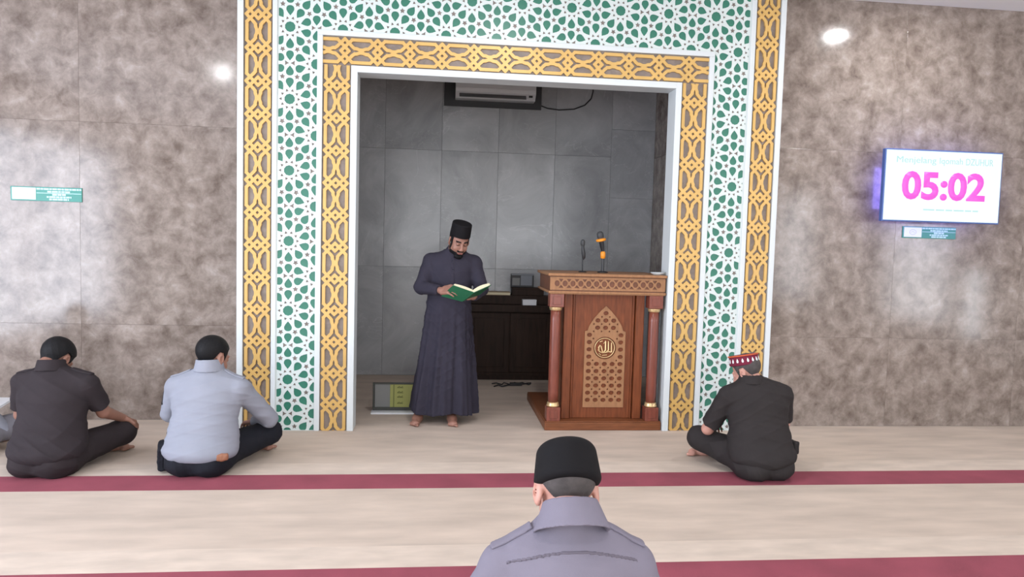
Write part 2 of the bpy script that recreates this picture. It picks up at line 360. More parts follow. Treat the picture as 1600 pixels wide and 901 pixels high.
def star_lattice(name, label, x0, x1, z0, z1, marg):
    root = thing(name, label, 'lattice panel', ((x0+x1)/2, 0, z0))
    off = Vector((-(x0+x1)/2, 0, -z0))
    petals = []; holes = []
    R = lambda d: math.radians(d)
    for i2 in range(-4, 26):
        for j2 in range(-20, 8):
            if (i2+j2) % 2: continue
            cx = -1.141 + i2*A_/2; cz = 3.105 + j2*B_/2
            if not (x0-.35 < cx < x1+.35 and z0-.45 < cz < z1+.45): continue
            petals.append([(cx+B_*.074*(1 if k % 2 else .94)*math.cos(R(18*k)), cz+B_*.074*(1 if k % 2 else .94)*math.sin(R(18*k))) for k in range(20)])
            for k in range(10):
                petals.append(kite(cx, cz, R(18+36*k), .154, .297, .056, .240))
                holes.append(star(cx+B_*.122*math.cos(R(36*k)), cz+B_*.122*math.sin(R(36*k)), R(36*k), .024, 3, .55))
            for d in (72, 108, 252, 288): holes.append(star(cx+B_*.326*math.cos(R(d)), cz+B_*.326*math.sin(R(d)), R(90 if d < 180 else 270), .041))
            for d in (0, 180): holes.append(star(cx+B_*.316*math.cos(R(d)), cz, R(d), .040, 3, .42))
            for d in (90, 270): petals.append(kite(cx, cz+B_*.5*(1 if d == 90 else -1), R(d+180), .034, .173, .055, .116))
    a0, a1, b0, b1 = x0+marg[0], x1-marg[1], z0+marg[2], z1
    cl = lambda p: clip_rect(p, a0 if sum(q[1] for q in p)/len(p) < ZG or marg[0] > .006 else x0, a1 if sum(q[1] for q in p)/len(p) < ZG or marg[1] > .006 else x1, b0, b1)
    P = [q for q in (cl(p) for p in petals) if q and area2(q) > 4e-5]
    H = [q for q in (cl(p) for p in holes) if q and area2(q) > 1e-5]
    V, T = cut([[(x0, z0), (x1, z0), (x1, z1), (x0, z1)]], P+H)
    sheet = MB().tris([(x+off.x, z+off.z) for x, z in V], T, 0.0, 0.0075)
    sheet.obj('white_lattice', M['lattice'], root)
    MB().box(x0+off.x, x1+off.x, 0.0076, 0.0295, 0, z1-z0).obj('back_plate', M['back'], root)
    shared = {}
    for p in P:
        c = (sum(q[0] for q in p)/len(p), sum(q[1] for q in p)/len(p))
        key = tuple((round(q[0]-c[0], 4), round(q[1]-c[1], 4)) for q in p)
        if key in shared:
            o = bpy.data.objects.new('inlay', shared[key]); link(o, root)
        else:
            n = len(p)
            o = MB().tris([(q[0]-c[0], q[1]-c[1]) for q in ccw(p)], [tuple(range(n))], 0, 0.004).obj('inlay', M['green'], root); shared[key] = o.data
        o.location = (c[0]+off.x, 0.0035, c[1]+off.z)
    return root
star_lattice('star_lattice_panel', 'tall green and white star lattice strip left of the niche', GX['d'], GX['e'], 0, CEIL, (.008, .004, .004))
star_lattice('star_lattice_panel', 'tall green and white star lattice strip right of the niche', GX['l'], GX['m'], 0, CEIL, (.0055, .010, .004))
star_lattice('star_lattice_panel', 'wide green and white star lattice lintel above the niche', GX['e'], GX['l'], ZG, CEIL, (0, 0, .006))

# ---------------------------------------------------------------- gold strapwork
def strap(p, q, wd):
    d = Vector((q[0]-p[0], q[1]-p[1])).normalized(); n = Vector((-d.y, d.x))*wd/2; e = d*wd*.36
    return [(p[0]-n.x-e.x, p[1]-n.y-e.y), (q[0]-n.x+e.x, q[1]-n.y+e.y), (q[0]+n.x+e.x, q[1]+n.y+e.y), (p[0]+n.x-e.x, p[1]+n.y-e.y)]
def gold_band(name, label, x0, x1, z0, z1, across, first, period):
    """across: strapwork runs along x (lintel) instead of along z; first: place of one diamond row"""
    root = thing(name, label, 'lattice panel', ((x0+x1)/2, 0, z0)); off = Vector((-(x0+x1)/2, 0, -z0))
    Wd = (z1-z0) if across else (x1-x0); u = Wd/345.0; k = period/393.0
    segs = []
    L, a, b, c = 29.5, 77.0, 124.5, 172.0; s = 47.5
    half = [((L, 0), (a, -s)), ((L, 0), (a, s)), ((a, -s), (b, 0)), ((a, s), (b, 0)), ((b, 0), (c, s)), ((b, 0), (c, -s)),
            ((a, -s), (38, -88)), ((38, -88), (38, -196.5)), ((38, -196.5), (38, -305)), ((38, -305), (a, -393+s))]
    leg = [(a, -s), (123, -93), (140, -116), (142, -142), (155, -178), (155, -196.5)]
    half += list(zip(leg[:-1], leg[1:])); leg = [(p, -393-q) for p, q in leg]; half += list(zip(leg[:-1], leg[1:]))
    lo, hi = (x0, x1) if across else (z0, z1)
    n0 = int(math.floor((lo-first)/period))-1; n1 = int(math.ceil((hi-first)/period))+2
    for n in range(n0, n1):
        for p, q in half:
            for mir in (0, 1):
                pp = [(345-t[0] if mir else t[0], t[1]) for t in (p, q)]
                pts = [(first+n*period+t[1]*k, t[0]*u) for t in pp]
                if across: pts = [(t[0], z0+t[1]) for t in pts]
                else: pts = [(x0+t[1], t[0]) for t in pts]
                segs.append(strap(pts[0], pts[1], 39*u))
    inside = [q for q in segs if not (max(t[0] for t in q) < x0 or min(t[0] for t in q) > x1 or max(t[1] for t in q) < z0 or min(t[1] for t in q) > z1)]
    V, T = cut(inside, (), [(x0, z0), (x1, z0), (x1, z1), (x0, z1)])
    MB().tris([(x+off.x, z+off.z) for x, z in V], T, -0.004, 0.0115).obj('gold_strapwork', M['gold'], root)
    MB().box(x0+off.x, x1+off.x, 0.0116, 0.0295, 0, z1-z0).obj('back_plate', M['back'], root)
    return root
gold_band('gold_lattice_panel', 'outer gold strapwork strip at the far left of the surround', GX['b'], GX['c'], 0, CEIL, False, 3.181, .2475)
gold_band('gold_lattice_panel', 'outer gold strapwork strip at the far right of the surround', GX['n'], GX['o'], 0, CEIL, False, 3.183, .2475)
gold_band('gold_lattice_panel', 'inner gold strapwork strip on the left edge of the niche opening', GX['f'], GX['g'], 0, ZN, False, 2.684, .2475)
gold_band('gold_lattice_panel', 'inner gold strapwork strip beside the podium, right edge of the niche', GX['j'], GX['k'], 0, ZN, False, 2.684, .2475)
gold_band('gold_lattice_panel', 'gold strapwork lintel lying across the top of the niche opening', GX['f'], GX['k'], ZN, ZI, True, -0.732, .2468)

# ---------------------------------------------------------------- television and wall signs
tv = thing('television', 'wall screen showing pink 05:02 on the right marble wall', 'television', (4.199, 0.15, 1.785))
def sub(a): return a
TY = -.120
MB().box(-.528, .528, TY-.085, TY-.045, 0, .600, .004).obj('bezel', M['bezel'], tv)
MB().box(-.517, .517, TY-.0875, TY-.0852, .012, .589).obj('screen', M['screen'], tv)
MB().box(-.20, .20, TY-.045, 0, .18, .42, .004).obj('wall_mount', M['black'], tv)
bl = MB()  # added glowing panel, no part of the set: makes the halo on the wall
bl.box(-.38, .38, TY-.0449, TY-.038, .12, .1799).box(-.38, .38, TY-.0449, TY-.038, .4201, .48).box(-.38, -.2001, TY-.0449, TY-.038, .18, .42).box(.2001, .38, TY-.0449, TY-.038, .18, .42)
tag(bl.obj('added_halo', M['added_halo'], tv), 'added violet glowing panel behind the screen, standing in for its halo')
yy = TY-.0876
text_part('digits', '05:02', -.368, .382, .183, .420, yy, M['pink'], tv, bold=.035, depth=.002)
for wd_, xa, xb, za in (('Menjelang', -.425, -.074, .472), ('Iqomah', -.044, .163, .472), ('DZUHUR', .193, .440, .484)):
    text_part('heading_word', wd_, xa, xb, za, .538, yy, M['pale'], tv, depth=.0015)
fl = MB()
xx = -.165
for wd in (.10, .075, .06, .09, .055, .05, .07):
    if xx+wd > .36: break
    fl.box(xx, xx+wd, yy-.0015, yy, .098, .110); xx += wd+.013
fl.obj('footer_line', M['pale'], tv)

def wall_sign(label, cx, y, zc, wd, ht):
    s = thing('wall_sign', label, 'sign', (cx, y, zc-ht/2))
    MB().box(-wd/2, wd/2, -.008, 0, 0, ht, .002).obj('plate', M['sign'], s)
    lw = wd*.33
    lp = MB().box(-wd/2+.012, -wd/2+.012+lw, -.010, -.0081, ht*.09, ht*.93, .0009).obj('logo_panel', M['signwhite'], s)
    g = MB(); cx2 = -wd/2+.012+lw/2
    ring = [(cx2+.030*math.cos(t*PI/8), -.0105, ht*.52+.022*math.sin(t*PI/8)) for t in range(17)]
    g.tube(ring, .0022, 5); g.tube([(cx2-.016, -.0105, ht*.47), (cx2, -.0105, ht*.60), (cx2+.016, -.0105, ht*.47)], .002, 5)
    g.obj('emblem', M['signgrey'], lp)
    tx = MB(); x0 = -wd/2+lw+.018; x1 = wd/2-.004; c = (x0+x1)/2; hw = (x1-x0)/2
    random.seed(7)
    for zf, hf, wf in ((.80, .12, 1.0), (.62, .12, .52), (.55, .04, 1.0), (.40, .14, .30), (.24, .12, .55), (.07, .13, .44)):
        x = c-hw*wf
        while x < c+hw*wf-.006:
            w2 = min(random.uniform(.014, .05), c+hw*wf-x)
            if hf < .05: w2 = 2*hw
            tx.box(x, x+w2, -.0092, -.0081, ht*zf, ht*(zf+hf)); x += w2+.0045
    tx.obj('lettering', M['signtext'], s)
wall_sign('green plaque with white logo panel on the left marble wall', -3.066, 0.34, 1.800, .53, .110)
wall_sign('green plaque with white logo panel just below the television', 4.248, 0.15, 1.704, .495, .10)

# ---------------------------------------------------------------- carved podium
pod = thing('podium', 'carved teak podium with pointed lattice panel and round columns', 'podium', (1.388, 0, 0))
PX = lambda x: x-1.388
MB().box(PX(.900), PX(1.874), 0.0, 1.15, 0, .066, .006).box(PX(.903), PX(1.871), 0.003, 1.147, .066, .076, .004).obj('base_plate', M['wood_h'], pod)
MB().box(PX(1.045), PX(1.725), 0.14, 0.62, .076, 1.12).obj('cabinet', M['wood_back'], pod)
MB().box(PX(1.047), PX(1.118), .085, .1399, .076, 1.12, .006).box(PX(1.124), PX(1.142), .108, .1399, .076, 1.12, .004).obj('pilaster', M['wood'], pod)
MB().box(PX(1.652), PX(1.723), .085, .1399, .076, 1.12, .006).box(PX(1.628), PX(1.646), .108, .1399, .076, 1.12, .004).obj('pilaster', M['wood'], pod)
MB().box(PX(1.143), PX(1.627), .112, .1399, .077, 1.118, .003).obj('front_panel', M['wood'], pod)
for cx in (.972, 1.796):
    blk = MB().box(PX(cx)-.056, PX(cx)+.056, .006, .112, .076, .188, .004)
    bo = blk.obj('column_base', M['wood_red'], pod); MB().box(PX(cx)-.032, PX(cx)+.032, .0, .0059, .10, .165, .0025).obj('raised_panel', M['wood_red'], bo)
    blk = MB().box(PX(cx)-.058, PX(cx)+.058, .004, .114, 1.01, 1.117, .004)
    bo = blk.obj('column_capital', M['wood_red'], pod); MB().box(PX(cx)-.033, PX(cx)+.033, -.002, .0039, 1.03, 1.096, .0025).obj('raised_panel', M['wood_red'], bo)
    MB().lathe([(.040, .225), (.0425, .30), (.043, .6), (.0415, .9), (.040, .985)], (PX(cx), .059, 0)).obj('column_shaft', M['wood_red'], pod)
    for z in (.188, .982): MB().lathe([(.044, 0), (.052, .004), (.053, .014), (.047, .020), (.050, .028), (.043, .038)] if z < .5 else [(.043, -.002), (.050, .004), (.047, .010), (.053, .016), (.052, .024), (.046, .028)], (PX(cx), .059, z)).obj('brass_ring', M['brass'], pod)
MB().box(PX(.912), PX(1.866), .004, .60, 1.117, 1.122).box(PX(.900), PX(1.872), -.004, .62, 1.122, 1.142, .005).obj('lower_moulding', M['wood_light'], pod)
MB().box(PX(.915), PX(1.862), .012, .60, 1.142, 1.262).obj('frieze_box', M['wood_back'], pod)
MB().box(PX(.893), PX(1.876), -.012, .64, 1.262, 1.285, .006).obj('top_board', M['wood_light'], pod)
fx0, fx1, fz0, fz1 = PX(.911), PX(1.866), 1.150, 1.256
hl = []
n = 14; st = (fx1-fx0-.05)/n
for i in range(n):
    cx = fx0+.025+st*(i+.5); cz = (fz0+fz1)/2
    hl.append([(cx+.021*math.cos(t*PI/6), cz+.024*math.sin(t*PI/6)) for t in range(12)])
    if i < n-1:
        bx = cx+st/2
        for sg in (1, -1): hl.append([(bx-.020, cz+sg*.036), (bx+.020, cz+sg*.036), (bx+.003, cz+sg*.014), (bx-.003, cz+sg*.014)])
V, T = cut([[(fx0, fz0), (fx1, fz0), (fx1, fz1), (fx0, fz1)]], hl)
MB().tris(V, T, .004, .0119).obj('frieze_lattice', M['wood_light'], pod)
# pointed lattice panel
ax, az = PX(1.402), .17
def arch(g=0.0):
    return [(ax-.172+g, az+g), (ax+.172-g, az+g), (ax+.172-g, .775), (ax+.172-g, .805-g*.5), (ax+.150-g, .812-g*.5), (ax+.138-g, .850), (ax+.095-g*.9, .918-g*.3), (ax+.045-g*.7, .975-g*.6), (ax, 1.018-g*1.3),
            (ax-.045+g*.7, .975-g*.6), (ax-.095+g*.9, .918-g*.3), (ax-.138+g, .850), (ax-.150+g, .812-g*.5), (ax-.172+g, .805-g*.5), (ax-.172+g, .775)]
def inside(p, poly):
    r = False
    for i in range(len(poly)):
        a, b = poly[i-1], poly[i]
        if (a[1] > p[1]) != (b[1] > p[1]) and p[0] < (b[0]-a[0])*(p[1]-a[1])/(b[1]-a[1])+a[0]: r = not r
    return r
hl = []; inner = arch(.014); mc = (ax, .668)
for j in range(0, 14):
    for i in range(-2, 3):
        cx, cz = ax+i*.0665, az+.062+j*.0605
        h = [(cx+.0225*math.cos(t*PI/4+PI/8), cz+.0185*math.sin(t*PI/4+PI/8)) for t in range(8)]
        if abs(i) == 2: h = clip_rect(h, ax-.156, ax+.156, 0, 2)
        if h and all(inside(q, inner) for q in h) and all(math.hypot(q[0]-mc[0], q[1]-mc[1]) > .112 for q in h): hl.append(h)
        for dx in (-.0333, .0333):
            for sg in (0, 1):
                if sg and dx > 0 and i < 2: continue
                q2 = (cx+dx, cz+.0302)
                h = [(q2[0]+.008, q2[1]), (q2[0], q2[1]+.009), (q2[0]-.008, q2[1]), (q2[0], q2[1]-.009)]
                if sg == 0 and dx < 0 and all(inside(q, inner) for q in h) and all(math.hypot(q[0]-mc[0], q[1]-mc[1]) > .112 for q in h): hl.append(h)
hl.append([(mc[0]+.096*math.cos(t*PI/16), mc[1]+.094*math.sin(t*PI/16)) for t in range(32)])
V, T = cut([arch()], hl)
lp = MB().tris(V, T, .100, .1119).obj('arched_lattice', M['wood_light'], pod)
md = MB()
def sweep(pts, r): md.tube([(mc[0]+x, .106, mc[1]+z) for x, z in pts], r, 7)
md.tube([(mc[0]+.083*math.cos(t*PI/16), .107, mc[1]+.081*math.sin(t*PI/16)) for t in range(33)], .0045, 6)
sweep([(.058, -.035), (.056, .045)], [.0075, .0055]); sweep([(.030, .052), (.033, -.018), (.012, -.036)], [.0055, .007, .005])
sweep([(.006, .060), (.008, -.020), (-.014, -.040)], [.0055, .008, .005]); sweep([(.056, -.035), (.034, -.030), (.012, -.037), (-.016, -.040), (-.038, -.034), (-.056, -.015)], .006)
sweep([(-.016, -.038), (-.030, .012), (-.040, .022), (-.050, .004), (-.046, -.030)], [.006, .0075, .007, .007, .005])
sweep([(-.010, .036), (-.002, .050), (.004, .038), (.012, .048)], .004); sweep([(-.044, .050), (-.020, .058)], .004); sweep([(.02, -.058), (-.02, -.062)], .0042)
sweep([(.030, .052), (.026, .058)], .004); sweep([(-.030, -.060), (-.048, -.046)], .004)
tag(md.obj('medallion', M['brass'], pod), 'round medallion of gilt calligraphy')

# microphones and the dish on the podium
mic = thing('microphone', 'slim black gooseneck microphone, the left one on the podium', 'microphone', (1.232, .30, 1.285))
MB().lathe([(.035, 0), (.035, .006), (.010, .012)], n=18).obj('foot', M['black'], mic)
MB().tube([(0, 0, .01), (-.003, 0, .08), (-.002, 0, .14)], .006, 10).obj('gooseneck', M['black'], mic)
MB().tube([(.004, 0, .105), (.008, 0, .125), (.004, 0, .16), (-.002, 0, .205), (-.003, 0, .225)], [.004, .014, .017, .013, .012], 14).obj('body', M['black'], mic)
MB().tube([(-.003, 0, .222), (-.004, 0, .23), (-.004, 0, .262), (-.004, 0, .274), (-.004, 0, .278)], [.012, .0185, .0185, .012, .003], 14).obj('grille', M['dark'], mic)
mic = thing('microphone', 'black microphone with orange collar and orange tail, right one on the podium', 'microphone', (1.406, .30, 1.285))
MB().lathe([(.045, 0), (.045, .008), (.013, .014)], n=18).obj('foot', M['black'], mic)
MB().tube([(0, 0, .012), (0, 0, .125)], [.014, .012], 12).obj('gooseneck', M['dark'], mic)
tag(MB().tube([(-.001, 0, .120), (-.001, 0, .128), (-.002, -.001, .17), (-.003, -.002, .182)], [.014, .0215, .022, .014], 16).obj('tail', M['orange'], mic), 'orange tail piece')
MB().tube([(-.003, -.002, .178), (-.012, -.006, .22), (-.024, -.012, .275)], [.013, .018, .021], 14).obj('body', M['black'], mic)
tag(MB().tube([(-.023, -.012, .266), (-.024, -.012, .270), (-.027, -.014, .284), (-.028, -.014, .289)], [.028, .042, .042, .026], 18).obj('collar', M['orange'], mic), 'orange anti-roll collar')
MB().tube([(-.028, -.014, .286), (-.032, -.017, .305), (-.038, -.021, .332), (-.041, -.023, .346), (-.042, -.024, .350)], [.024, .029, .028, .018, .004], 16).obj('grille', M['dark'], mic)
dish = MB().lathe([(.030, 0), (.036, .004), (.058, .019), (.060, .023), (.054, .022), (.033, .009), (.005, .008)], (0, 0, 0), 28).obj('saucer', M['white'])
dish.location = (1.812, .06, 1.285); tag(dish, 'small white saucer on the right front corner of the podium top', 'saucer')

# ---------------------------------------------------------------- inside the niche
ac = thing('air_conditioner', 'white split air conditioner on a dark board high on the niche wall', 'air conditioner', (.60, 2.377, 3.0))
MB().box(-.555, .525, -.03, 0, .005, .55, .004).obj('backing_board', M['dark'], ac)
V = [(-.03, .07), (-.16, .07), (-.225, .13), (-.235, .17), (-.235, .36), (-.19, .40), (-.03, .40)]
bd = MB(); n = len(V)
bd.add([(-.435, y, z) for y, z in V]+[(.435, y, z) for y, z in V], [tuple(range(n)), tuple(range(2*n-1, n-1, -1))]+[(i, i+n, (i+1) % n+n, (i+1) % n) for i in range(n)])
bd.obj('housing', M['ac_white'], ac)
MB().box(-.432, .432, -.243, -.2355, .165, .365, .003).obj('front_panel', M['ac_white'], ac)
lv = MB().box(-.395, .33, -.006, .004, -.05, .05, .002).box(-.395, .33, -.012, -.006, -.003, .003).obj('louver', M['ac_grey'], ac)
lv.location = (0, -.20, .106); lv.rotation_euler = (math.radians(-46), 0, 0)
MB().box(.36, .40, -.217, -.196, .098, .118, .002).obj('badge', M['dark'], ac)
tag(MB().tube([(1.127, 2.372, 3.055), (1.20, 2.37, 3.030), (1.33, 2.37, 3.018), (1.50, 2.37, 3.035), (1.62, 2.37, 3.085), (1.69, 2.37, 3.16), (1.71, 2.372, 3.24), (1.71, 2.372, 3.45)], .007, 8).obj('power_cable', M['black']), 'thin black cable looping beside the air conditioner', 'cable')

dk = thing('desk', 'dark wooden desk against the niche wall behind the standing man', 'desk', (1.05, 2.25, 0))
MB().box(-.70, .70, -.13, .125, .05, .762).obj('body', M['desk'], dk)
MB().box(-.68, .68, -.11, .12, 0, .05).obj('plinth', M['desk'], dk)
MB().box(-.73, .73, -.19, .128, .762, .838, .004).obj('desktop', M['desk'], dk)
MB().box(-.73, .73, -.06, .128, .838, .935, .004).obj('upper_shelf', M['desk'], dk)
for xa, xb in ((-.69, -.24), (-.23, .23), (.24, .69)):
    d = MB().box(xa, xb, -.146, -.1301, .09, .75, .004).obj('door', M['desk'], dk)
    MB().box(xa+.06, xb-.06, -.152, -.1461, .15, .69, .004).obj('raised_panel', M['desk'], d)
bk = thing('closed_book', 'tan closed book lying on the desk shelf beside the open book', 'book', (.685, 2.27, .935))
MB().box(-.145, .135, -.075, .075, 0, .005, .001).box(-.145, .135, -.075, .075, .030, .035, .001).box(-.145, -.14, -.075, .075, .004, .031).obj('cover', M['tan'], bk)
MB().box(-.139, .130, -.071, .071, .0051, .0299).obj('pages', M['paper'], bk)
bx = MB().box(-.178, .178, -.07, .07, 0, .085, .004).box(-.182, .182, -.074, .074, .070, .088, .003).obj('storage_box', M['desk'])
bx.location = (1.018, 2.285, .935); tag(bx, 'flat dark box on the desk shelf holding up the clock', 'box')
ck = thing('desk_clock', 'grey digital clock with a black frame standing on the dark box', 'clock', (.958, 2.285, 1.023))
MB().box(-.128, .128, -.02, .02, 0, .150, .006).obj('casing', M['dark'], ck)
MB().box(-.02, .108, -.0235, -.0202, .022, .132, .001).obj('face', M['clockface'], ck)
MB().box(-.114, -.03, -.0225, -.0202, .022, .105, .001).obj('side_panel', M['glass_grey'], ck)
MB().box(-.126, .126, -.022, -.0202, .136, .148).obj('top_edge', M['clockface'], ck)
wb = MB().box(-.076, .076, -.035, .035, 0, .060, .003).box(-.0775, .0775, -.0365, .0365, .046, .0625, .002).obj('paper_box', M['whitepaper'])
wb.location = (1.022, 2.12, .838); tag(wb, 'small white carton on the desk edge below the clock', 'carton')
cb = MB()
random.seed(3)
for t in range(2):
    pts = [(.62+.42*i/9+random.uniform(-.015, .015), 1.88+random.uniform(-.05, .05)+(-.1*t if i < 5 else 0), .008+.006*(i % 2)) for i in range(10)]
    cb.tube(pts, .007, 6)
cb.box(.80, .93, 1.80, 1.85, .001, .03, .004)
tag(cb.obj('extension_lead', M['black']), 'black extension lead tangled on the carpet before the desk', 'cable')

ps = thing('poster_stand', 'low framed yellow-green notice standing behind the robe of the standing man', 'notice', (-.345, .62, 0))
tag(MB().box(-.20, .21, -.09, .03, 0, .016, .003).obj('base_strip', M['whitepaper'], ps), 'pale base strip')
MB().box(-.19, .20, -.010, .012, .016, .046, .002).box(-.19, -.172, -.010, .012, .046, .262, .002).box(.182, .20, -.010, .012, .046, .262, .002).box(-.172, .182, -.010, .012, .248, .262, .002).obj('frame', M['frame_dark'], ps)
tag(MB().box(-.171, -.041, -.002, .006, .046, .2475).obj('grey_panel', M['glass_grey'], ps), 'grey left panel')
pp = tag(MB().box(-.040, .1815, -.004, .006, .046, .2475).obj('print', M['lime'], ps), 'yellow-green printed panel')
g = MB().box(-.012, -.003, -.0055, -.0041, .048, .245)
for i, z in enumerate((.215, .170, .130, .075)):
    g.box(.022, .075, -.0055, -.0041, z, z+.006); g.tube([(.025, -.005, z+.006), (.04, -.005, z+.016), (.055, -.005, z+.005), (.07, -.005, z+.018)], .003, 5)
g.obj('lettering', M['lime_dark'], pp)

# recessed lamps of the hall ceiling
for x, y, where in ((3.81, -.76, 'nearest the wall screen'), (0.6, -1.8, 'in front of the podium'), (-2.8, -3.4, 'over the second row on the left'), (3.6, -5.4, 'level with the camera on the right'), (0.5, -5.8, 'straight above the camera'),
                    (-3.0, -8.0, 'behind the camera on the left'), (3.6, -9.2, 'at the back of the hall on the right'), (0.5, -9.2, 'at the back of the hall in the middle'), (-3.2, -11.0, 'at the back of the hall on the left')):
    if True:
        dl = thing('downlight', 'recessed round ceiling lamp '+where, 'lamp', (x, y, CEIL), group='recessed ceiling lamps')
        MB().lathe([(.09, -.004), (.105, -.010), (.105, 0)], n=20).obj('rim', M['white'], dl)
        MB().lathe([(.085, -.0141), (.085, -.0041)], n=20).obj('diffuser', M['lamp'], dl)
        l = area('downlight_beam', (0, 0, -.02), (0, 0, 0), .16, .16, 24, (0.98, 0.98, 1.0)); l.data.shape = 'DISK'; l.parent = dl

# ---------------------------------------------------------------- people: smooth distance-field bodies meshed as one surface each
def V3(p): return np.array(p, dtype=np.float64)
def rotm(ax, deg):
    return np.array(Matrix.Rotation(math.radians(deg), 3, ax))
class Field:
    def __init__(s, lo, hi, h):
        s.lo = V3(lo); s.h = h; s.n = [int(math.ceil((b-a)/h))+1 for a, b in zip(lo, hi)]
        s.ax = [s.lo[i]+np.arange(s.n[i])*h for i in range(3)]
    def new(s): return np.full(s.n, 5.0, dtype=np.float32)
    def win(s, lo, hi, m):
        sl = []
        for i in range(3):
            a = int(np.clip(math.floor((lo[i]-m-s.lo[i])/s.h), 0, s.n[i]-1)); b = int(np.clip(math.ceil((hi[i]+m-s.lo[i])/s.h)+1, 1, s.n[i]))
            sl.append(slice(a, max(b, a+1)))
        return tuple(sl)
    def grid(s, sl):
        return (s.ax[0][sl[0]].astype(np.float32)[:, None, None], s.ax[1][sl[1]].astype(np.float32)[None, :, None], s.ax[2][sl[2]].astype(np.float32)[None, None, :])
    def put(s, D, pr, k=0.02, op='u'):
        lo, hi, fn = pr
        sl = s.win(lo, hi, k+3*s.h+.02); x, y, z = s.grid(sl); d = fn(x, y, z).astype(np.float32); E = D[sl]
        if op == 'u':
            if k > 0:
                hh = np.clip(.5+.5*(E-d)/k, 0, 1); D[sl] = E*(1-hh)+d*hh-k*hh*(1-hh)
            else: D[sl] = np.minimum(E, d)
        else:
            hh = np.clip(.5-.5*(E+d)/max(k, 1e-6), 0, 1); D[sl] = E*(1-hh)-d*hh+k*hh*(1-hh)
        return D
    def full(s, fn): x, y, z = s.grid((slice(None),)*3); return fn(x, y, z)

def _bb(ps, r): ps = np.array(ps); return ps.min(0)-r, ps.max(0)+r
def cone(a, b, ra, rb):
    a, b = V3(a), V3(b); ab = b-a; L2 = float(ab @ ab)+1e-12; lo, hi = _bb([a, b], max(ra, rb))
    def fn(x, y, z):
        t = np.clip(((x-a[0])*ab[0]+(y-a[1])*ab[1]+(z-a[2])*ab[2])/L2, 0, 1)
        return np.sqrt((x-a[0]-t*ab[0])**2+(y-a[1]-t*ab[1])**2+(z-a[2]-t*ab[2])**2)-(ra+(rb-ra)*t)
    return lo, hi, fn
def flatcone(a, b, ra, rb, rnd=.004):
    """cut off square at both ends: sleeves, cuffs"""
    a, b = V3(a), V3(b); ab = b-a; L = float(np.linalg.norm(ab)); d = ab/L; lo, hi = _bb([a, b], max(ra, rb))
    def fn(x, y, z):
        t = (x-a[0])*d[0]+(y-a[1])*d[1]+(z-a[2])*d[2]
        r = np.sqrt(np.maximum((x-a[0])**2+(y-a[1])**2+(z-a[2])**2-t*t, 0))
        dr = r-(ra+(rb-ra)*np.clip(t/L, 0, 1)); dt = np.abs(t-L/2)-L/2
        return np.maximum(dr, dt)+np.minimum(0, 0)
    return lo, hi, fn
def ell(c, r, R=None):
    c, r = V3(c), V3(r); R = np.eye(3) if R is None else R; m = max(r); lo, hi = c-m, c+m
    def fn(x, y, z):
        dx, dy, dz = x-c[0], y-c[1], z-c[2]
        u = (R[0, 0]*dx+R[1, 0]*dy+R[2, 0]*dz); v = (R[0, 1]*dx+R[1, 1]*dy+R[2, 1]*dz); w_ = (R[0, 2]*dx+R[1, 2]*dy+R[2, 2]*dz)
        k0 = np.sqrt((u/r[0])**2+(v/r[1])**2+(w_/r[2])**2); k1 = np.sqrt((u/r[0]**2)**2+(v/r[1]**2)**2+(w_/r[2]**2)**2)
        return k0*(k0-1)/np.maximum(k1, 1e-6)
    return lo, hi, fn
def rbox(c, hs, R=None, rnd=.008):
    c, hs = V3(c), V3(hs); R = np.eye(3) if R is None else R; m = float(np.linalg.norm(hs)); lo, hi = c-m, c+m
    def fn(x, y, z):
        dx, dy, dz = x-c[0], y-c[1], z-c[2]; q = []
        for i in range(3): q.append(np.abs(R[0, i]*dx+R[1, i]*dy+R[2, i]*dz)-(hs[i]-rnd))
        return np.sqrt(np.maximum(q[0], 0)**2+np.maximum(q[1], 0)**2+np.maximum(q[2], 0)**2)+np.minimum(np.maximum(np.maximum(q[0], q[1]), q[2]), 0)-rnd
    return lo, hi, fn
def ecyl(c, rx, ry, hz, R, rnd=.01, taper=0.0, dome=0.0):
    """upright oval drum: caps"""
    c = V3(c); m = max(rx, ry)*1.2+hz; lo, hi = c-m, c+m
    def fn(x, y, z):
        dx, dy, dz = x-c[0], y-c[1], z-c[2]
        u = (R[0, 0]*dx+R[1, 0]*dy+R[2, 0]*dz); v = (R[0, 1]*dx+R[1, 1]*dy+R[2, 1]*dz); w_ = (R[0, 2]*dx+R[1, 2]*dy+R[2, 2]*dz)
        s_ = 1-taper*(w_/hz+1)/2
        dr = (np.sqrt((u/rx)**2+(v/ry)**2)-s_)*min(rx, ry)+rnd
        top = hz-dome*((u/rx)**2+(v/ry)**2)
        dt = np.maximum(w_-top, -hz-w_)+rnd
        return np.sqrt(np.maximum(dr, 0)**2+np.maximum(dt, 0)**2)+np.minimum(np.maximum(dr, dt), 0)-rnd
    return lo, hi, fn
def plane(c, nrm):
    c, n_ = V3(c), V3(nrm)/np.linalg.norm(nrm)
    return lambda x, y, z: (x-c[0])*n_[0]+(y-c[1])*n_[1]+(z-c[2])*n_[2]

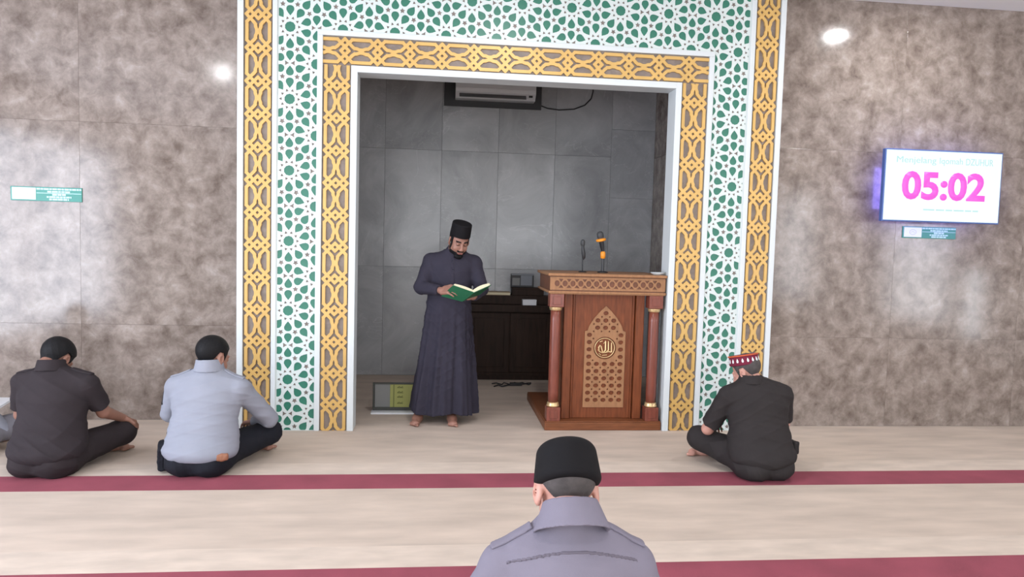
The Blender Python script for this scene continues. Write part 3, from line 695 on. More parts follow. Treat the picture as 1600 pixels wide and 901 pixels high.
def folds(F, D, seed, amp, freq=26, dirs=None):
    """cloth creases: moves the surface by a few millimetres where it is near"""
    idx = np.nonzero(np.abs(D) < .03)
    if not len(idx[0]): return D
    P = np.stack([F.ax[i][idx[i]] for i in range(3)], 1); rs = np.random.RandomState(seed)
    warp = np.stack([np.sin(P @ rs.uniform(-7, 7, 3)+rs.uniform(0, 6)) for _ in range(3)], 1)*.05
    Q = P+warp; d = np.zeros(len(P))
    for j in range(4):
        v = dirs[j % len(dirs)] if dirs else rs.normal(size=3); v = V3(v)/np.linalg.norm(v)*freq*rs.uniform(.6, 1.4)
        msk = .5+.5*np.sin(P @ rs.uniform(-9, 9, 3)+rs.uniform(0, 6))
        d += (1-np.abs(np.sin(Q @ v+rs.uniform(0, 6))))**2*msk
    D[idx] -= (amp*(d-.6)).astype(np.float32)
    return D

def skin_mesh(F, D, name, m, parent):
    S = D < 0
    w3 = np.nonzero(S)
    if not len(w3[0]): return None
    lo = [max(0, int(a.min())-2) for a in w3]; hi = [min(F.n[i], int(w3[i].max())+3) for i in range(3)]
    sl = tuple(slice(a, b) for a, b in zip(lo, hi)); D = D[sl].astype(np.float64).copy()
    for ax in range(3):
        ix = [slice(None)]*3
        for e in (0, -1): ix[ax] = e; D[tuple(ix)] = np.maximum(D[tuple(ix)], 1e-4)
    S = D < 0; n = D.shape
    c = [S[i:n[0]-1+i, j:n[1]-1+j, k:n[2]-1+k] for i in (0, 1) for j in (0, 1) for k in (0, 1)]
    al = c[0].copy(); an = c[0].copy()
    for q in c[1:]: al &= q; an |= q
    act = an & ~al; I = np.argwhere(act); acc = np.zeros((len(I), 3)); cnt = np.zeros(len(I))
    offs = [(i, j, k) for i in (0, 1) for j in (0, 1) for k in (0, 1)]
    for a in offs:
        for b in offs:
            if sum(b)-sum(a) == 1 and sum(abs(p-q) for p, q in zip(a, b)) == 1:
                da = D[I[:, 0]+a[0], I[:, 1]+a[1], I[:, 2]+a[2]]; db = D[I[:, 0]+b[0], I[:, 1]+b[1], I[:, 2]+b[2]]
                mk = (da < 0) != (db < 0); t = np.where(mk, da/np.where(mk, da-db, 1), 0)
                acc += np.where(mk[:, None], np.array(a)+(np.array(b)-np.array(a))*t[:, None], 0); cnt += mk
    P = (I+acc/cnt[:, None]+np.array(lo))*F.h+F.lo
    vid = np.full(act.shape, -1, np.int64); vid[act] = np.arange(len(I)); quads = []
    for ax in range(3):
        b, e = (ax+1) % 3, (ax+2) % 3
        s0 = [slice(None)]*3; s1 = [slice(None)]*3; s0[ax] = slice(0, -1); s1[ax] = slice(1, None)
        A = S[tuple(s0)]; Bq = S[tuple(s1)]; ch = np.argwhere(A != Bq); ch = ch[(ch[:, b] > 0) & (ch[:, e] > 0) & (ch[:, b] < n[b]-1) & (ch[:, e] < n[e]-1)]
        sg = A[ch[:, 0], ch[:, 1], ch[:, 2]]
        def g(db, de):
            q = ch.copy(); q[:, b] -= db; q[:, e] -= de; return vid[q[:, 0], q[:, 1], q[:, 2]]
        Q = np.stack([g(1, 1), g(0, 1), g(0, 0), g(1, 0)], 1); Q[~sg] = Q[~sg][:, ::-1]; quads.append(Q)
    Q = np.concatenate(quads); Q = Q[(Q >= 0).all(1)]
    me = bpy.data.meshes.new(name); me.vertices.add(len(P)); me.vertices.foreach_set('co', P.astype(np.float32).ravel())
    me.loops.add(len(Q)*4); me.loops.foreach_set('vertex_index', Q.astype(np.int32).ravel())
    me.polygons.add(len(Q)); me.polygons.foreach_set('loop_start', np.arange(0, len(Q)*4, 4, dtype=np.int32))
    me.polygons.foreach_set('use_smooth', np.ones(len(Q), dtype=bool)); me.update(calc_edges=True); me.validate(); me.materials.append(m)
    return link(bpy.data.objects.new(name, me), parent)

# head, hands and feet
def head(F, D, c, R, s=1.0, ear=1.0):
    c = V3(c); W = lambda p: c+R @ (V3(p)*s)
    E = lambda p, r, k, op='u', RR=None: F.put(D, ell(W(p), V3(r)*s, R if RR is None else R @ RR), k*s, op)
    Cn = lambda a, b, ra, rb, k: F.put(D, cone(W(a), W(b), ra*s, rb*s), k*s)
    E((0, -.010, .036), (.077, .097, .084), .0); E((0, .030, -.045), (.061, .066, .078), .035)
    E((0, .068, -.103), (.024, .020, .016), .025)
    for q in (-1, 1):
        E((q*.037, .062, -.040), (.026, .026, .026), .02); E((q*.052, .005, -.075), (.020, .035, .024), .03)
        E((q*.031, .098, .002), (.017, .012, .011), .010, 's'); E((q*.031, .081, .000), (.0155, .0145, .0125), .004)
        Cn((q*.014, .093, .019), (q*.045, .080, .021), .009, .007, .010)
        E((q*.0125, .108, -.044), (.0095, .010, .008), .006)
        if ear > .1: E((q*.081, -.006, -.008), (.009*ear, .021*ear, .033*ear), .010, RR=rotm('Z', q*-22) @ rotm('X', 8)); E((q*.087, -.002, -.006), (.006, .010, .017), .004, 's'); E((q*.079, .002, -.036), (.008, .010, .011), .006)
    Cn((0, .097, .008), (0, .117, -.036), .0085, .0115, .012); E((0, .116, -.041), (.012, .010, .009), .006)
    Cn((-.020, .096, -.070), (.020, .096, -.070), .0065, .0065, .008); Cn((-.016, .096, -.081), (.016, .096, -.081), .0075, .0075, .007)
    return W
def hand(F, D, w0, d, nrm, side, curl=35, k=.008, s=1.0):
    """palm with four unequal bent fingers and a thumb leaving its side; nrm is where the palm looks, side flips the thumb"""
    w0, d, nrm = V3(w0), V3(d)/np.linalg.norm(d), V3(nrm); nrm = nrm-d*(nrm @ d); nrm /= np.linalg.norm(nrm); t = np.cross(d, nrm)*side
    R = np.stack([t, d, nrm], 1)
    F.put(D, rbox(w0+d*.050*s, V3((.040, .050, .014))*s, R, .011), .02); tips = []
    for i, (L, r) in enumerate(((.074, .0088), (.082, .0090), (.076, .0086), (.060, .0078))):
        p = w0+(d*(.093-.004*abs(i-1.2))+t*(.030-.0205*i))*s; a = 0.0; fan = t*(.12-.09*i)
        for sgm, fr in enumerate((.46, .31, .25)):
            a += math.radians(curl*(.7, 1.0, .8)[sgm]); dd = d*math.cos(a)+nrm*math.sin(a)+fan*math.cos(a); dd /= np.linalg.norm(dd)
            q = p+dd*L*fr*s; F.put(D, cone(p, q, r*s*(1-.08*sgm), r*s*(1-.08*(sgm+1))), .003 if sgm else .006); p = q
    p = w0+(d*.022+t*.034)*s; q = p+(d*.55+t*.62+nrm*.35)/.9*.042*s; F.put(D, cone(p, q, .0135*s, .0115*s), .012)
    F.put(D, cone(q, q+(d*.85+t*.12+nrm*.5)*.032*s, .0112*s, .009*s), .004)
def foot(F, D, heel, d, s=1.0, up=(0, 0, 1)):
    heel, d, up = V3(heel), V3(d)/np.linalg.norm(d), V3(up); t = np.cross(d, up)
    F.put(D, cone(heel+up*.030*s, heel+d*.08*s+up*.036*s, .031*s, .036*s), .02); F.put(D, cone(heel+d*.06*s+up*.036*s, heel+d*.165*s+up*.020*s, .036*s, .021*s), .03)
    F.put(D, cone(heel+d*.160*s-t*.022*s+up*.017*s, heel+d*.160*s+t*.026*s+up*.016*s, .019*s, .016*s), .02)
    return [(heel+d*(.178-.010*abs(i-.7))*s+t*(-.030+.0145*i)*s+up*.012*s, d) for i in range(5)]
def toes(F, D, L, s=1.0):
    for i, (p, d) in enumerate(L): F.put(D, cone(p, p+d*(.030 if i == 0 else .022)*s, (.0125 if i == 0 else .0085)*s, (.011 if i == 0 else .0075)*s), .005)

def shell(Dbase, out, inn, *cuts):
    """a thin layer lying on a garment, kept where every cut is negative"""
    d = np.maximum(Dbase-out, -(Dbase+inn))
    for q in cuts: d = np.maximum(d, q)
    return d.astype(np.float32)

def seated(label, loc, rz, o):
    """cross-legged figure, local +y is where he looks"""
    root = thing('person', label, 'person', loc, rz); s = o.get('s', 1.0); h = o.get('h', .005)
    F = Field((-.66, -.30, -.004), (.66, .66, .98*s), h)
    P = lambda *p: V3(p)*V3((1, 1, s))
    lean = o.get('lean', 0.0); wd = o.get('wd', 1.0); sh = o.get('tilt', 0.0)
    pel = P(0, 0, .125); bel = P(sh*.3, .015+lean*.35, .275); che = P(sh*.7, .035+lean*.7, .435); shz = o.get('shz', .545); ub = P(sh, .045+lean, .53); nb = P(sh+.75*o['head'][0], .055+lean, o.get('nbz', .625))
    hc = V3(o['head']); Rh = rotm('Z', o.get('yaw', 0)) @ rotm('Y', o.get('roll', 0)) @ rotm('X', -o.get('pitch', 35)); hs = o.get('hs', 1.0)
    B = F.new()
    for c, r in ((pel, (.165, .135, .115)), (bel, (.150, .115, .16)), (che, (.165, .112, .17)), (ub, (.135, .085, .085))): F.put(B, ell(c, V3(r)*V3((wd, 1, 1))), .06)
    head(F, B, hc, Rh, hs, o.get('ear', 1.0)); base = hc+Rh @ V3((0, -.022, -.065))*hs
    F.put(B, cone(base, nb-V3((0, 0, .02)), .055*hs, .056*hs), .015); rn = .055*hs
    J = {}
    for q, k in ((-1, 'L'), (1, 'R')):
        shd = P(sh+q*.178*wd, .045+lean, shz+q*o.get('drop', 0)); el = V3(o['el'+k]); wr = V3(o['wr'+k]); J['sh'+k] = shd; J['el'+k] = el; J['wr'+k] = wr
        F.put(B, cone(P(sh+q*.06, .05+lean, .578), shd, .055, .052), .04); F.put(B, cone(shd, el, .050, .040), .02); F.put(B, cone(el, wr, .040, .027), .015)
        hd = V3(o.get('hd'+k, tuple(wr-el))); hand(F, B, wr, hd, o.get('hn'+k, (0, -.2, -1)), -q, o.get('curl', 35))
        kn = V3(o['kn'+k]); an = V3(o['an'+k]); J['kn'+k] = kn; J['an'+k] = an
        F.put(B, cone((q*.085, .03, .10), kn, .085, .060), .03); F.put(B, cone(kn, an, .052, .036), .02)
        fd = V3((-q*.8, o.get('fy', .1), 0)); hl = an+V3((q*.02, 0, 0)); hl[2] = .004
        toes(F, B, foot(F, B, hl, fd))
    B = np.maximum(B, -F.full(lambda x, y, z: z+0*x+0*y))
    skin_mesh(F, B, 'body', M[o.get('skin', 'skin')], root)
    # trousers
    T = F.new(); F.put(T, ell(P(0, 0, .115), V3((.192*wd, .158, .130))), .0); F.put(T, ell(P(0, .02, .20), V3((.175*wd, .142, .10))), .05)
    F.put(T, ell(P(-.085, -.045, .075), V3((.115, .125, .09))), .04); F.put(T, ell(P(.085, -.045, .075), V3((.115, .125, .09))), .04)
    for q, k in ((-1, 'L'), (1, 'R')):
        kn, an = J['kn'+k], J['an'+k]
        F.put(T, cone((q*.085, .02, .110), kn, .112, .083), .05); F.put(T, cone(kn, an+(kn-an)*.12, .083, .060), .03)
    T = np.maximum(folds(F, T, o['seed']+5, .0042, 34), -F.full(lambda x, y, z: z-.0005+0*x+0*y))
    top = o.get('waist', .24)*s; T = np.maximum(T, F.full(lambda x, y, z: z-top-.8*np.maximum(y-.03, 0)+0*x+0*y))
    skin_mesh(F, T, 'trousers', M[o['trouser']], root)
    # shirt
    S = F.new(); hem = o.get('hem', .12)
    up = (base-nb)*V3((.3, 1, 1))*.5+V3((0, .012, .06)); up /= np.linalg.norm(up); no = nb+up*.042
    for c, r in ((bel+P(0, -.004, -.06), (.188, .150, .165)), (bel, (.183, .145, .17)), (che, (.196, .140, .175)), (ub, (.158, .108, .095))): F.put(S, ell(c, V3(r)*V3((wd, 1, 1))), .06)
    if o.get('loose'): F.put(S, ell(P(0, -.02, .15), V3((.205*wd, .172, .10))), .06)
    for q, k in ((-1, 'L'), (1, 'R')):
        shd, el, wr = J['sh'+k], J['el'+k], J['wr'+k]
        F.put(S, cone(P(sh+q*.03, .055+lean, .598), shd, .064, .070), .05)
        if o.get('sleeve', 'short') == 'short':
            end = shd+(el-shd)*o.get('slen', .80); F.put(S, flatcone(shd, end, .070, .064), .012)
        else:
            F.put(S, cone(shd, el, .070, .058), .02); F.put(S, flatcone(el, wr+(el-wr)*.08, .058, .042), .012)
    F.put(S, cone(nb-up*.02, nb+up*.035, rn+.030, rn+.018), .04)
    S = folds(F, S, o['seed'], o.get('amp', .0040), 30, o.get('dirs'))
    tuck = o.get('tuck', 0.0)
    S = np.maximum(S, F.full(lambda x, y, z: hem+tuck*np.sin(x*9)*.01-z+0*y))
    # neck opening
    F.put(S, flatcone(no, no+up*.16, rn+.010, rn+.010), .003, 's')
    skin_mesh(F, S, 'shirt', M[o['shirt']], root)
    # collar: a folded band round the neck
    Cc = F.new(); cx_ = V3(o['colax'])/np.linalg.norm(o['colax']) if o.get('colax') else up; ca = V3(o['col0']) if o.get('col0') else nb+up*.008-V3((0, .008, 0)); cb_ = ca+cx_*o.get('colh', .055); fl_ = o.get('flare', .016)
    F.put(Cc, flatcone(ca, cb_, rn+.020+fl_, rn+.020), 0); F.put(Cc, flatcone(ca-cx_*.03, cb_+cx_*.03, rn+.011+fl_*(1+.03/o.get('colh', .055)), rn+.011-fl_*.03/o.get('colh', .055)), .003, 's'); skin_mesh(F, Cc, 'collar', M[o['shirt']], root)
    # hair and cap
    Hd = F.new(); head(F, Hd, hc, Rh, hs, .01)
    hz = o.get('nape', -.050); iv = Rh.T
    def hp(x, y, z):
        dx, dy, dz = x-hc[0], y-hc[1], z-hc[2]; v = (iv[1, 0]*dx+iv[1, 1]*dy+iv[1, 2]*dz)/hs; w_ = (iv[2, 0]*dx+iv[2, 1]*dy+iv[2, 2]*dz)/hs
        lim = np.interp(v, [-.12, -.05, -.034, -.024, .012, .022, .034, .044, .058, .11], [hz, hz, .0, .028, .030, -.012, -.012, .045, .062, .080])
        return ((lim-w_)*.6).astype(np.float32)
    th = o.get('hairt', .010)
    Hh = folds(F, Hd.copy(), o['seed']+9, .0015, 120) if o.get('messy') else Hd
    skin_mesh(F, shell(Hh, th, .006, F.full(hp)), 'hair', M[o.get('hair', 'hair')], root)
    cap = o.get('cap')
    if cap:
        cc = hc+Rh @ (V3(cap['at'])*hs); Rc = Rh @ rotm('X', cap.get('rx', 0)); Kc = F.new()
        F.put(Kc, ecyl(cc, cap['rx_'], cap['ry_'], cap['hz'], Rc, cap.get('rnd', .01), cap.get('taper', .05), cap.get('dome', 0)), 0)
        co = skin_mesh(F, Kc, 'cap', M[cap['m']], root)
        if cap.get('motif'):
            n = 18
            for i in range(n):
                t = 2*PI*i/n; ct, st = math.cos(t), math.sin(t)
                p = [(a, b) for a, b in ((0, .017), (.006, .004), (.007, -.004), (.0035, -.011), (-.0035, -.011), (-.007, -.004), (-.006, .004))]
                mv = []
                for lay in (.0012, .004):
                    for a, b in p:
                        rr = 1-cap.get('taper', .05)*((b-.004)/cap['hz']+1)/2
                        l = V3(((cap['rx_']*rr+lay)*ct-a*st, (cap['ry_']*rr+lay)*st+a*ct, b-.004)); mv.append(tuple(cc+Rc @ l))
                mf = [tuple(range(6, -1, -1)), tuple(range(7, 14))]+[(j, (j+1) % 7, (j+1) % 7+7, j+7) for j in range(7)]
                MB().add(mv, mf).obj('motif', M['signwhite'], co)
            rim = [tuple(cc+Rc @ V3((cap['rx_']*.97*math.cos(t*PI/20), cap['ry_']*.97*math.sin(t*PI/20), cap['hz']-.006))) for t in range(41)]
            tag(MB().tube(rim, .005, 6).obj('piping', M['red_edge'], co), 'red and orange edge of the crown')
    # marks on the shirt
    for nm, q in (('epaulette', -1), ('epaulette', 1)):
        if o.get('epaulette'):
            shd = J['sh'+('L' if q < 0 else 'R')]; a = P(sh+q*.088, .05+lean, .60); c = (a+shd+V3((0, 0, .05)))/2+V3((q*.012, 0, .0)); dv = shd+V3((q*.01, 0, 0))-a; dv /= np.linalg.norm(dv)
            tv_ = V3((0, 1, 0)); tv_ = tv_-dv*(tv_ @ dv); tv_ /= np.linalg.norm(tv_); Rb = np.stack([dv, tv_, np.cross(dv, tv_)], 1)
            box = F.full(rbox(c, (.068, .024, .07), Rb, .004)[2]); skin_mesh(F, shell(S, .007, .001, box, F.full(plane(c-V3((0, 0, .035)), (0, 0, -1)))), nm, M[o['epaulette']], root)
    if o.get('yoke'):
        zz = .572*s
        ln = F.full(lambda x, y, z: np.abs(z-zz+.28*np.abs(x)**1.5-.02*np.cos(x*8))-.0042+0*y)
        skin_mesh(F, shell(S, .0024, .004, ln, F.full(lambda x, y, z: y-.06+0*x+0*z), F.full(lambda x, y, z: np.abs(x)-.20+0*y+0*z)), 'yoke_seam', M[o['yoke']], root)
    if o.get('patch'):
        q, mm = o['patch']; k = 'L' if q < 0 else 'R'; c = J['sh'+k]+(J['el'+k]-J['sh'+k])*.38
        skin_mesh(F, shell(S, .004, .001, F.full(rbox(c+V3((q*.06, 0, 0)), (.045, .034, .05), None, .006)[2])), 'sleeve_patch', M[mm], root)
    if o.get('belt'):
        z0 = top-.012; skin_mesh(F, shell(T, .006, .002, F.full(lambda x, y, z: np.abs(z-z0)-.018+0*x+0*y)), 'belt', M['black'], root)
    if o.get('hip'):
        for c, hsz, nm, mm in o['hip']: 
            K = F.new(); F.put(K, rbox(c, hsz, rotm('Z', 20), .012), 0); skin_mesh(F, folds(F, K, 3, .004, 60), nm, M[mm], root)
    return root, F, J
M['red_edge'] = mat('red_piping', (0.55, 0.10, 0.03), 0.6)

seated('man in dark brown uniform with bare black hair sitting far left', (-2.40, -1.00, 0), math.radians(-3), dict(
    seed=11, s=.99, wd=1.10, lean=.045, tilt=.0, head=(-.035, .165, .695), pitch=46, yaw=-14, hs=1.05, skin='skin_dark', hair='hair', hairt=.014, nape=-.078, messy=True, shz=.555, colh=.072,
    elR=(.245, .19, .345), wrR=(.290, .35, .265), hnR=(-.2, -.3, -1), elL=(-.25, .15, .33), wrL=(-.16, .37, .22), hnL=(0, -.2, -1),
    knR=(.280, .37, .165), knL=(-.29, .37, .155), anR=(-.06, .40, .07), anL=(.10, .47, .065),
    shirt='brown_uniform', trouser='brown_trousers', hem=.055, loose=True, slen=.80, waist=.22, amp=.0052, dirs=[(.5, .3, .8), (-.6, .2, .7), (.1, .2, 1)], epaulette='brown_uniform'))
seated('man in pale grey shirt and black trousers sitting left of the niche', (-1.475, -1.00, 0), math.radians(-6), dict(
    seed=23, s=1.0, wd=1.14, lean=.055, tilt=.0, head=(.01, .140, .722), pitch=20, yaw=-26, hs=1.10, skin='skin', hair='hair', hairt=.008, nape=-.070, shz=.525, colh=.078,
    elR=(.335, .30, .280), wrR=(.18, .44, .22), hnR=(0, -.2, -1), elL=(-.285, .17, .33), wrL=(-.12, .40, .24), hnL=(0, -.2, -1),
    knR=(.305, .38, .165), knL=(-.30, .37, .150), anR=(-.06, .42, .07), anL=(.12, .49, .065), sleeve='long',
    shirt='grey_shirt', trouser='navy', hem=.105, loose=True, waist=.185, amp=.0028, dirs=[(.2, .3, 1), (-.3, .2, .9)], patch=(-1, 'black'), epaulette='grey_shirt',
    hip=[((.185, -.125, .135), (.036, .012, .022), 'wallet', 'leather'), ((-.235, -.02, .105), (.030, .055, .090), 'pouch', 'navy')]))
seated('man in charcoal uniform and patterned maroon cap sitting right of the niche', (2.195, -1.16, 0), math.radians(5), dict(
    seed=37, s=.99, wd=1.12, lean=.04, tilt=-.01, head=(-.06, .130, .685), pitch=28, yaw=34, hs=.98, skin='skin_light', hair='hair_grey', hairt=.006, nape=-.055, shz=.540, colh=.058, nbz=.608,
    elL=(-.285, .22, .270), wrL=(-.15, .40, .235), hnL=(0, -.2, -1), elR=(.26, .17, .31), wrR=(.12, .40, .24), hnR=(0, -.2, -1),
    knL=(-.270, .37, .165), knR=(.28, .37, .150), anL=(.05, .41, .07), anR=(-.12, .48, .065), slen=.86,
    shirt='khaki_dark', trouser='khaki_dark', hem=.085, loose=True, waist=.22, amp=.0032, dirs=[(.3, .3, .9), (-.4, .2, .8)],
    cap=dict(at=(0, -.012, .084), rx=14, rx_=.090, ry_=.104, hz=.036, taper=.07, rnd=.008, m='maroon', motif=True),
    hip=[((.205, -.02, .20), (.022, .05, .045), 'hip_pocket', 'khaki_dark')]))
seated('man in lilac grey shirt and black cap sitting nearest, seen from behind', (.42, -3.66, 0), math.radians(0), dict(
    seed=51, s=1.05, h=.0045, wd=1.14, lean=.035, head=(0.0, .140, .752), pitch=32, yaw=2, roll=3, hs=1.15, ear=1.05, skin='skin_light', hair='hair_grey', hairt=.004, nape=-.058, shz=.505, nbz=.605, colh=.088, col0=(0, .030, .662), colax=(0, .5, .87), flare=.034,
    elL=(-.31, .16, .31), wrL=(-.16, .38, .24), hnL=(0, -.2, -1), elR=(.31, .16, .31), wrR=(.16, .38, .24), hnR=(0, -.2, -1),
    knL=(-.36, .37, .155), knR=(.36, .37, .155), anL=(.08, .42, .07), anR=(-.10, .49, .065), sleeve='long',
    shirt='lilac_shirt', trouser='navy', hem=.15, waist=.19, amp=.0028, dirs=[(.2, .2, 1)], belt=True, epaulette='lilac_shirt', yoke='seam',
    cap=dict(at=(0, -.014, .066), rx=-2, rx_=.108, ry_=.128, hz=.071, taper=.16, rnd=.024, dome=.020, m='felt')))

# the neighbour at the left edge of the view: only his knee, hand and booklet reach into the picture
seated('man in grey clothes cut off by the left edge of the photo', (-3.33, -.78, 0), math.radians(-4), dict(
    seed=63, s=1.0, wd=1.05, lean=.05, head=(.02, .17, .715), pitch=45, yaw=0, skin='skin', hair='hair', 
    elR=(.30, .20, .30), wrR=(.42, .29, .13), hnR=(-.3, -.2, -1), hdR=(.1, .6, -.5), elL=(-.28, .16, .33), wrL=(-.14, .38, .24), hnL=(0, -.2, -1),
    knR=(.40, .34, .155), knL=(-.34, .37, .15), anR=(-.06, .42, .07), anL=(.10, .49, .065), sleeve='long',
    shirt='grey_shirt', trouser='dull_grey', hem=.10, loose=True, waist=.2))
lb = thing('booklet', 'open white booklet on the knee of the man at the left edge', 'booklet', (-2.99, -.66, .235), math.radians(-8))
MB().box(-.125, .125, -.085, .085, .0, .004, .001).obj('cover', M['whitepaper'], lb)
MB().box(-.122, -.002, -.082, .082, .0041, .014, .002).box(.002, .122, -.082, .082, .0041, .014, .002).obj('pages', M['whitepaper'], lb)
lb.rotation_euler = (math.radians(14), math.radians(-2), math.radians(-8)); lb.location = (-3.035, -.50, .315)

# ---------------------------------------------------------------- the standing man in the niche
def standing():
    root = thing('person', 'bearded man in long grey-violet robe and black cap reading a book', 'person', (.10, .30, 0))
    X = lambda x: x-.10; Yy = lambda y: y-.30
    F = Field((-.42, -.50, -.002), (.45, .36, 1.72), .0045)
    Pn = lambda x, y, z: V3((X(x), Yy(y), z))
    B = F.new()
    hc = Pn(.178, .215, 1.525); Rh = rotm('Z', 180+16) @ rotm('Y', -4) @ rotm('X', -24)
    for c, r in ((Pn(.11, .31, .98), (.15, .115, .13)), (Pn(.115, .30, 1.14), (.14, .105, .15)), (Pn(.12, .30, 1.27), (.155, .105, .14)), (Pn(.13, .30, 1.36), (.13, .08, .07))): F.put(B, ell(c, r), .06)
    head(F, B, hc, Rh, .97); base = hc+Rh @ V3((0, -.02, -.06)); nb = Pn(.145, .30, 1.415); F.put(B, cone(base, nb, .053, .060), .03)
    shL, shR = Pn(-.045, .305, 1.345), Pn(.308, .315, 1.338)            # image left / image right
    elL, elR = Pn(-.125, .22, 1.135), Pn(.372, .235, 1.130); wrL, wrR = Pn(.045, .00, 1.125), Pn(.295, .03, 1.078)
    for s_, e_, w_ in ((shL, elL, wrL), (shR, elR, wrR)):
        F.put(B, cone(nb-V3((0, 0, .03)), s_, .055, .05), .04); F.put(B, cone(s_, e_, .047, .038), .02); F.put(B, cone(e_, w_, .038, .026), .015)
    hand(F, B, wrL, (.55, -.62, .10), (.62, .25, -.55), 1, 30); hand(F, B, wrR, (-.72, -.62, -.05), (-.1, -.25, .95), 1, 32)
    for hx, kx, ax, ay, fd in ((.02, -.06, -.125, .26, (-.18, -1, 0)), (.19, .17, .150, .25, (.05, -1, 0))):
        F.put(B, cone(Pn(hx, .31, .92), Pn(kx, .29, .50), .078, .055), .03); F.put(B, cone(Pn(kx, .29, .50), Pn(ax, ay+.03, .09), .054, .035), .02); F.put(B, cone(Pn(ax, ay+.03, .10), Pn(ax, ay+.01, .04), .036, .034), .02)
        toes(F, B, foot(F, B, Pn(ax, ay+.045, .002), fd))
    B = np.maximum(B, -F.full(lambda x, y, z: z+0*x+0*y))
    body = skin_mesh(F, B, 'body', M['skin'], root)
    # robe: one cloth from shoulders to hem, sleeves to the wrists
    prof = [(.085, .078, .268, .205, .31), (.30, .082, .250, .190, .312), (.60, .092, .222, .168, .312), (.85, .100, .198, .152, .31), (1.00, .108, .186, .148, .305), (1.15, .115, .182, .146, .30), (1.27, .122, .196, .142, .30), (1.345, .13, .180, .115, .305), (1.40, .14, .10, .085, .305), (1.46, .15, .05, .05, .29)]
    zs = np.array([p[0] for p in prof]); cols = [np.array([p[i] for p in prof]) for i in range(1, 5)]
    z = F.ax[2]; cx, rx, ry, cy = [np.interp(z, zs, c).astype(np.float32)[None, None, :] for c in cols]
    x, y, zz = F.grid((slice(None),)*3); dx = x-(cx-.10); dy = y-(cy-.30); th = np.arctan2(dy/ry, dx/rx)
    amt = np.clip((1.06-zz)/.9, 0, 1)
    fold = amt*(.016*np.sin(7*th+.8+1.2*zz)+.010*np.sin(13*th+2.1-2*zz)+.006*np.sin(23*th+.5))
    R_ = ((np.sqrt((dx/rx)**2+(dy/ry)**2)-1)*np.minimum(rx, ry)*.92-fold).astype(np.float32)
    for s_, e_, w_ in ((shL, elL, wrL), (shR, elR, wrR)):
        F.put(R_, cone(nb-V3((0, 0, .035)), s_, .065, .066), .05); F.put(R_, cone(s_, e_, .068, .058), .025); F.put(R_, flatcone(e_, w_+(e_-w_)*.10, .058, .044), .015)
        F.put(R_, ell(e_, (.058, .06, .058)), .01)
    F.put(R_, ell(Pn(.13, .30, 1.352), (.155, .105, .088)), .04)
    R_ = folds(F, R_, 71, .0038, 30, [(.3, .2, 1), (.7, .2, .4), (-.5, .3, .8)])
    R_ = np.maximum(R_, F.full(lambda x, y, z: .088+.012*np.sin(x*14+1)-z-.03*(x)+0*y))
    up = (base-nb)/np.linalg.norm(base-nb); F.put(R_, cone(nb-up*.03, nb+up*.03, .080, .070), .04); F.put(R_, flatcone(nb+up*.035, nb+up*.12, .064, .064), .003, 's'); R_ = np.maximum(R_, F.full(lambda x, y, z: z-1.452+0*x+0*y))
    skin_mesh(F, R_, 'robe', M['robe'], root)
    Cc = F.new(); F.put(Cc, flatcone(nb+up*.005, nb+up*.056, .084, .068), 0); F.put(Cc, flatcone(nb-up*.03, nb+up*.08, .080, .056), .003, 's'); skin_mesh(F, Cc, 'collar', M['robe'], root)
    fr = F.full(lambda x, y, z: np.maximum(np.abs(x-(.130-.10)+.0)-.014, np.maximum(1.08-z, z-1.40))+0*y); skin_mesh(F, shell(R_, .0035, .001, fr, F.full(lambda x, y, z: y+.02+0*x+0*z)), 'placket', M['robe'], root)
    # hair, beard, brows, cap
    Hd = F.new(); head(F, Hd, hc, Rh, .97, .01); iv = Rh.T
    def loc(x, y, z):
        d = (x-hc[0], y-hc[1], z-hc[2]); return [(iv[i, 0]*d[0]+iv[i, 1]*d[1]+iv[i, 2]*d[2])/.97 for i in range(3)]
    a, b, c = loc(*F.grid((slice(None),)*3))
    lim = np.interp(b, [-.12, -.05, -.034, -.024, .012, .022, .034, .044, .058, .11], [-.05, -.05, .0, .028, .030, -.03, -.03, .045, .062, .080]); skin_mesh(F, shell(Hd, .006, .005, ((lim-c)*.6).astype(np.float32)), 'hair', M['hair'], root)
    jaw = np.maximum.reduce([c+.073-.22*np.maximum(0, np.abs(a)-.035), .012-b+0*a, np.abs(a)-.075])
    Bd = F.new(); F.put(Bd, ell(hc+Rh @ V3((0, .070, -.108)), (.037, .028, .028), Rh), 0); lip = (np.sqrt((a/.029)**2+((c+.074)/.015)**2)-1)*.012+np.maximum(0, .075-b)
    Bd = np.minimum(Bd, shell(Hd, .006, .004, jaw, np.maximum(-lip, -1))); Bd = folds(F, Bd.astype(np.float32), 5, .002, 110)
    skin_mesh(F, Bd, 'beard', M['hair'], root)
    side = np.maximum.reduce([np.abs(b+.0-.018+.0*a)-.012, -(c+.07), c-.03]); sd2 = shell(Hd, .005, .004, side, .055-np.abs(a)); skin_mesh(F, sd2, 'sideburns', M['hair'], root)
    mst = np.maximum.reduce([np.abs(c+.0585-.15*np.abs(a)*0)-.0065, np.abs(a)-.030, .06-b]); skin_mesh(F, shell(Hd, .0055, .004, mst), 'moustache', M['hair'], root)
    for q in (-1, 1):
        br = np.maximum.reduce([np.abs(c-.025+.12*np.abs(q*a-.030))-.0050, np.abs(q*a-.031)-.020, .04-b]); skin_mesh(F, shell(Hd, .0045, .003, br), 'eyebrow', M['hair'], root)
        li = np.maximum.reduce([np.abs(c+.0065-.0*a)-.0032, np.abs(q*a-.031)-.0135, .05-b]); skin_mesh(F, shell(Hd, .0035, .003, li), 'eyelashes', M['hair'], root)
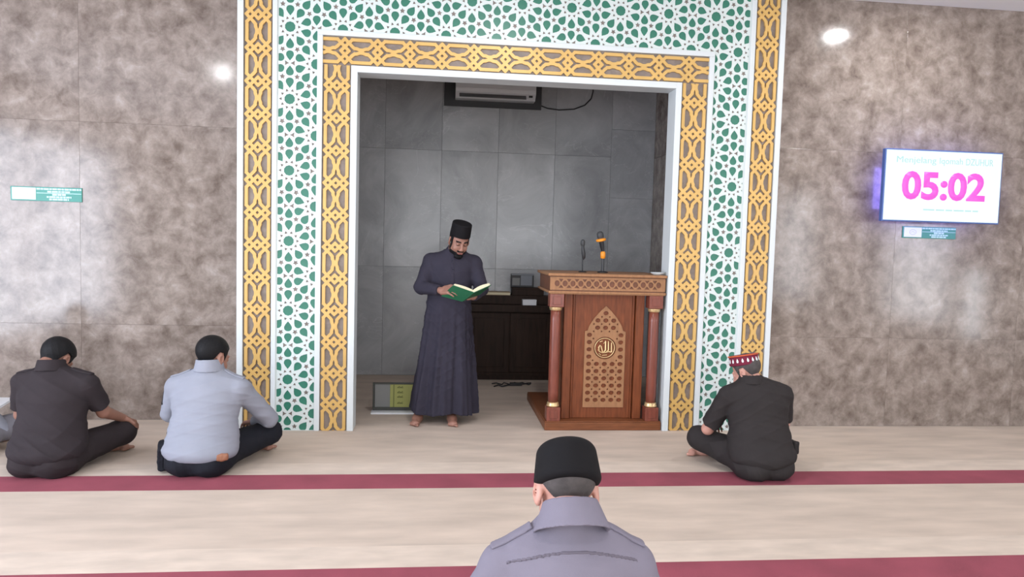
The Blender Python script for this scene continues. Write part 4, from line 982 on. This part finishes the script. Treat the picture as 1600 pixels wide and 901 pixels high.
    lp = np.maximum.reduce([np.abs(c+.0765)-.0085, np.abs(a)-.021, .06-b]); skin_mesh(F, shell(Hd, .003, .003, lp), 'lips', M['lips'], root)
    Kc = F.new(); Rc = Rh @ rotm('X', 5); F.put(Kc, ecyl(hc+Rh @ V3((0, -.008, .098)), .084, .101, .055, Rc, .006, .06), 0); skin_mesh(F, Kc, 'cap', M['felt'], root)
standing()

# ---------------------------------------------------------------- the open book in his hands
bk = thing('open_book', 'thick open book with green covers and cream pages, held while read', 'book', (.25, -.10, 1.13))
O = Vector((.25, -.10, 1.13))
def quad_block(a, b, c, d, up0, up1, name, m, parent, curve=0.0):
    """a-b is the top edge (towards the camera), d-c the reader's edge; up0..up1 the layer between, bulging by curve"""
    n = 6; V = []; F = []
    a, b, c, d = (Vector(p)-O for p in (a, b, c, d)); nr = (b-a).cross(d-a).normalized()
    if nr.z < 0: nr = -nr
    for lay in (up0, up1):
        for i in range(n+1):
            t = i/n; bul = curve*math.sin(PI*min(1, t*1.05))**.8 if lay == up1 else 0
            V += [a.lerp(b, t)+nr*(lay+bul), d.lerp(c, t)+nr*(lay+bul)]
    k = 2*(n+1)
    for i in range(n):
        p = 2*i; F += [(p, p+2, p+3, p+1), (p+k+1, p+k+3, p+k+2, p+k), (p, p+k, p+k+2, p+2), (p+1, p+3, p+k+3, p+k+1)]
    F += [(0, 1, k+1, k), (2*n, 2*n+k, 2*n+k+1, 2*n+1)]
    bm = bmesh.new(); vs = [bm.verts.new(v) for v in V]
    for f in F: bm.faces.new([vs[i] for i in f])
    bmesh.ops.recalc_face_normals(bm, faces=bm.faces[:]); me = bpy.data.meshes.new(name); bm.to_mesh(me); bm.free(); me.materials.append(m)
    return link(bpy.data.objects.new(name, me), parent)
LT, ST, RT = (.128, -.150, 1.178), (.290, -.205, 1.128), (.425, -.150, 1.186)
LB, SB, RB = (.040, -.020, 1.082), (.205, -.060, 1.045), (.350, .005, 1.100)
def ins(p, q, t): return tuple(Vector(p).lerp(Vector(q), t))
quad_block(LT, ST, SB, LB, 0, .004, 'cover', M['cover'], bk); quad_block(ST, RT, RB, SB, 0, .004, 'cover', M['cover'], bk)
quad_block(ins(ins(LT, ST, .03), ins(LB, SB, .03), .03), ins(ST, SB, .03), ins(SB, ST, .03), ins(ins(LB, SB, .03), ins(LT, ST, .03), .03), .0042, .026, 'page_block', M['paper'], bk, .010)
quad_block(ins(ST, SB, .03), ins(ins(RT, ST, .03), ins(RB, SB, .03), .03), ins(ins(RB, SB, .03), ins(RT, ST, .03), .03), ins(SB, ST, .03), .0042, .022, 'page_block', M['paper'], bk, .010)
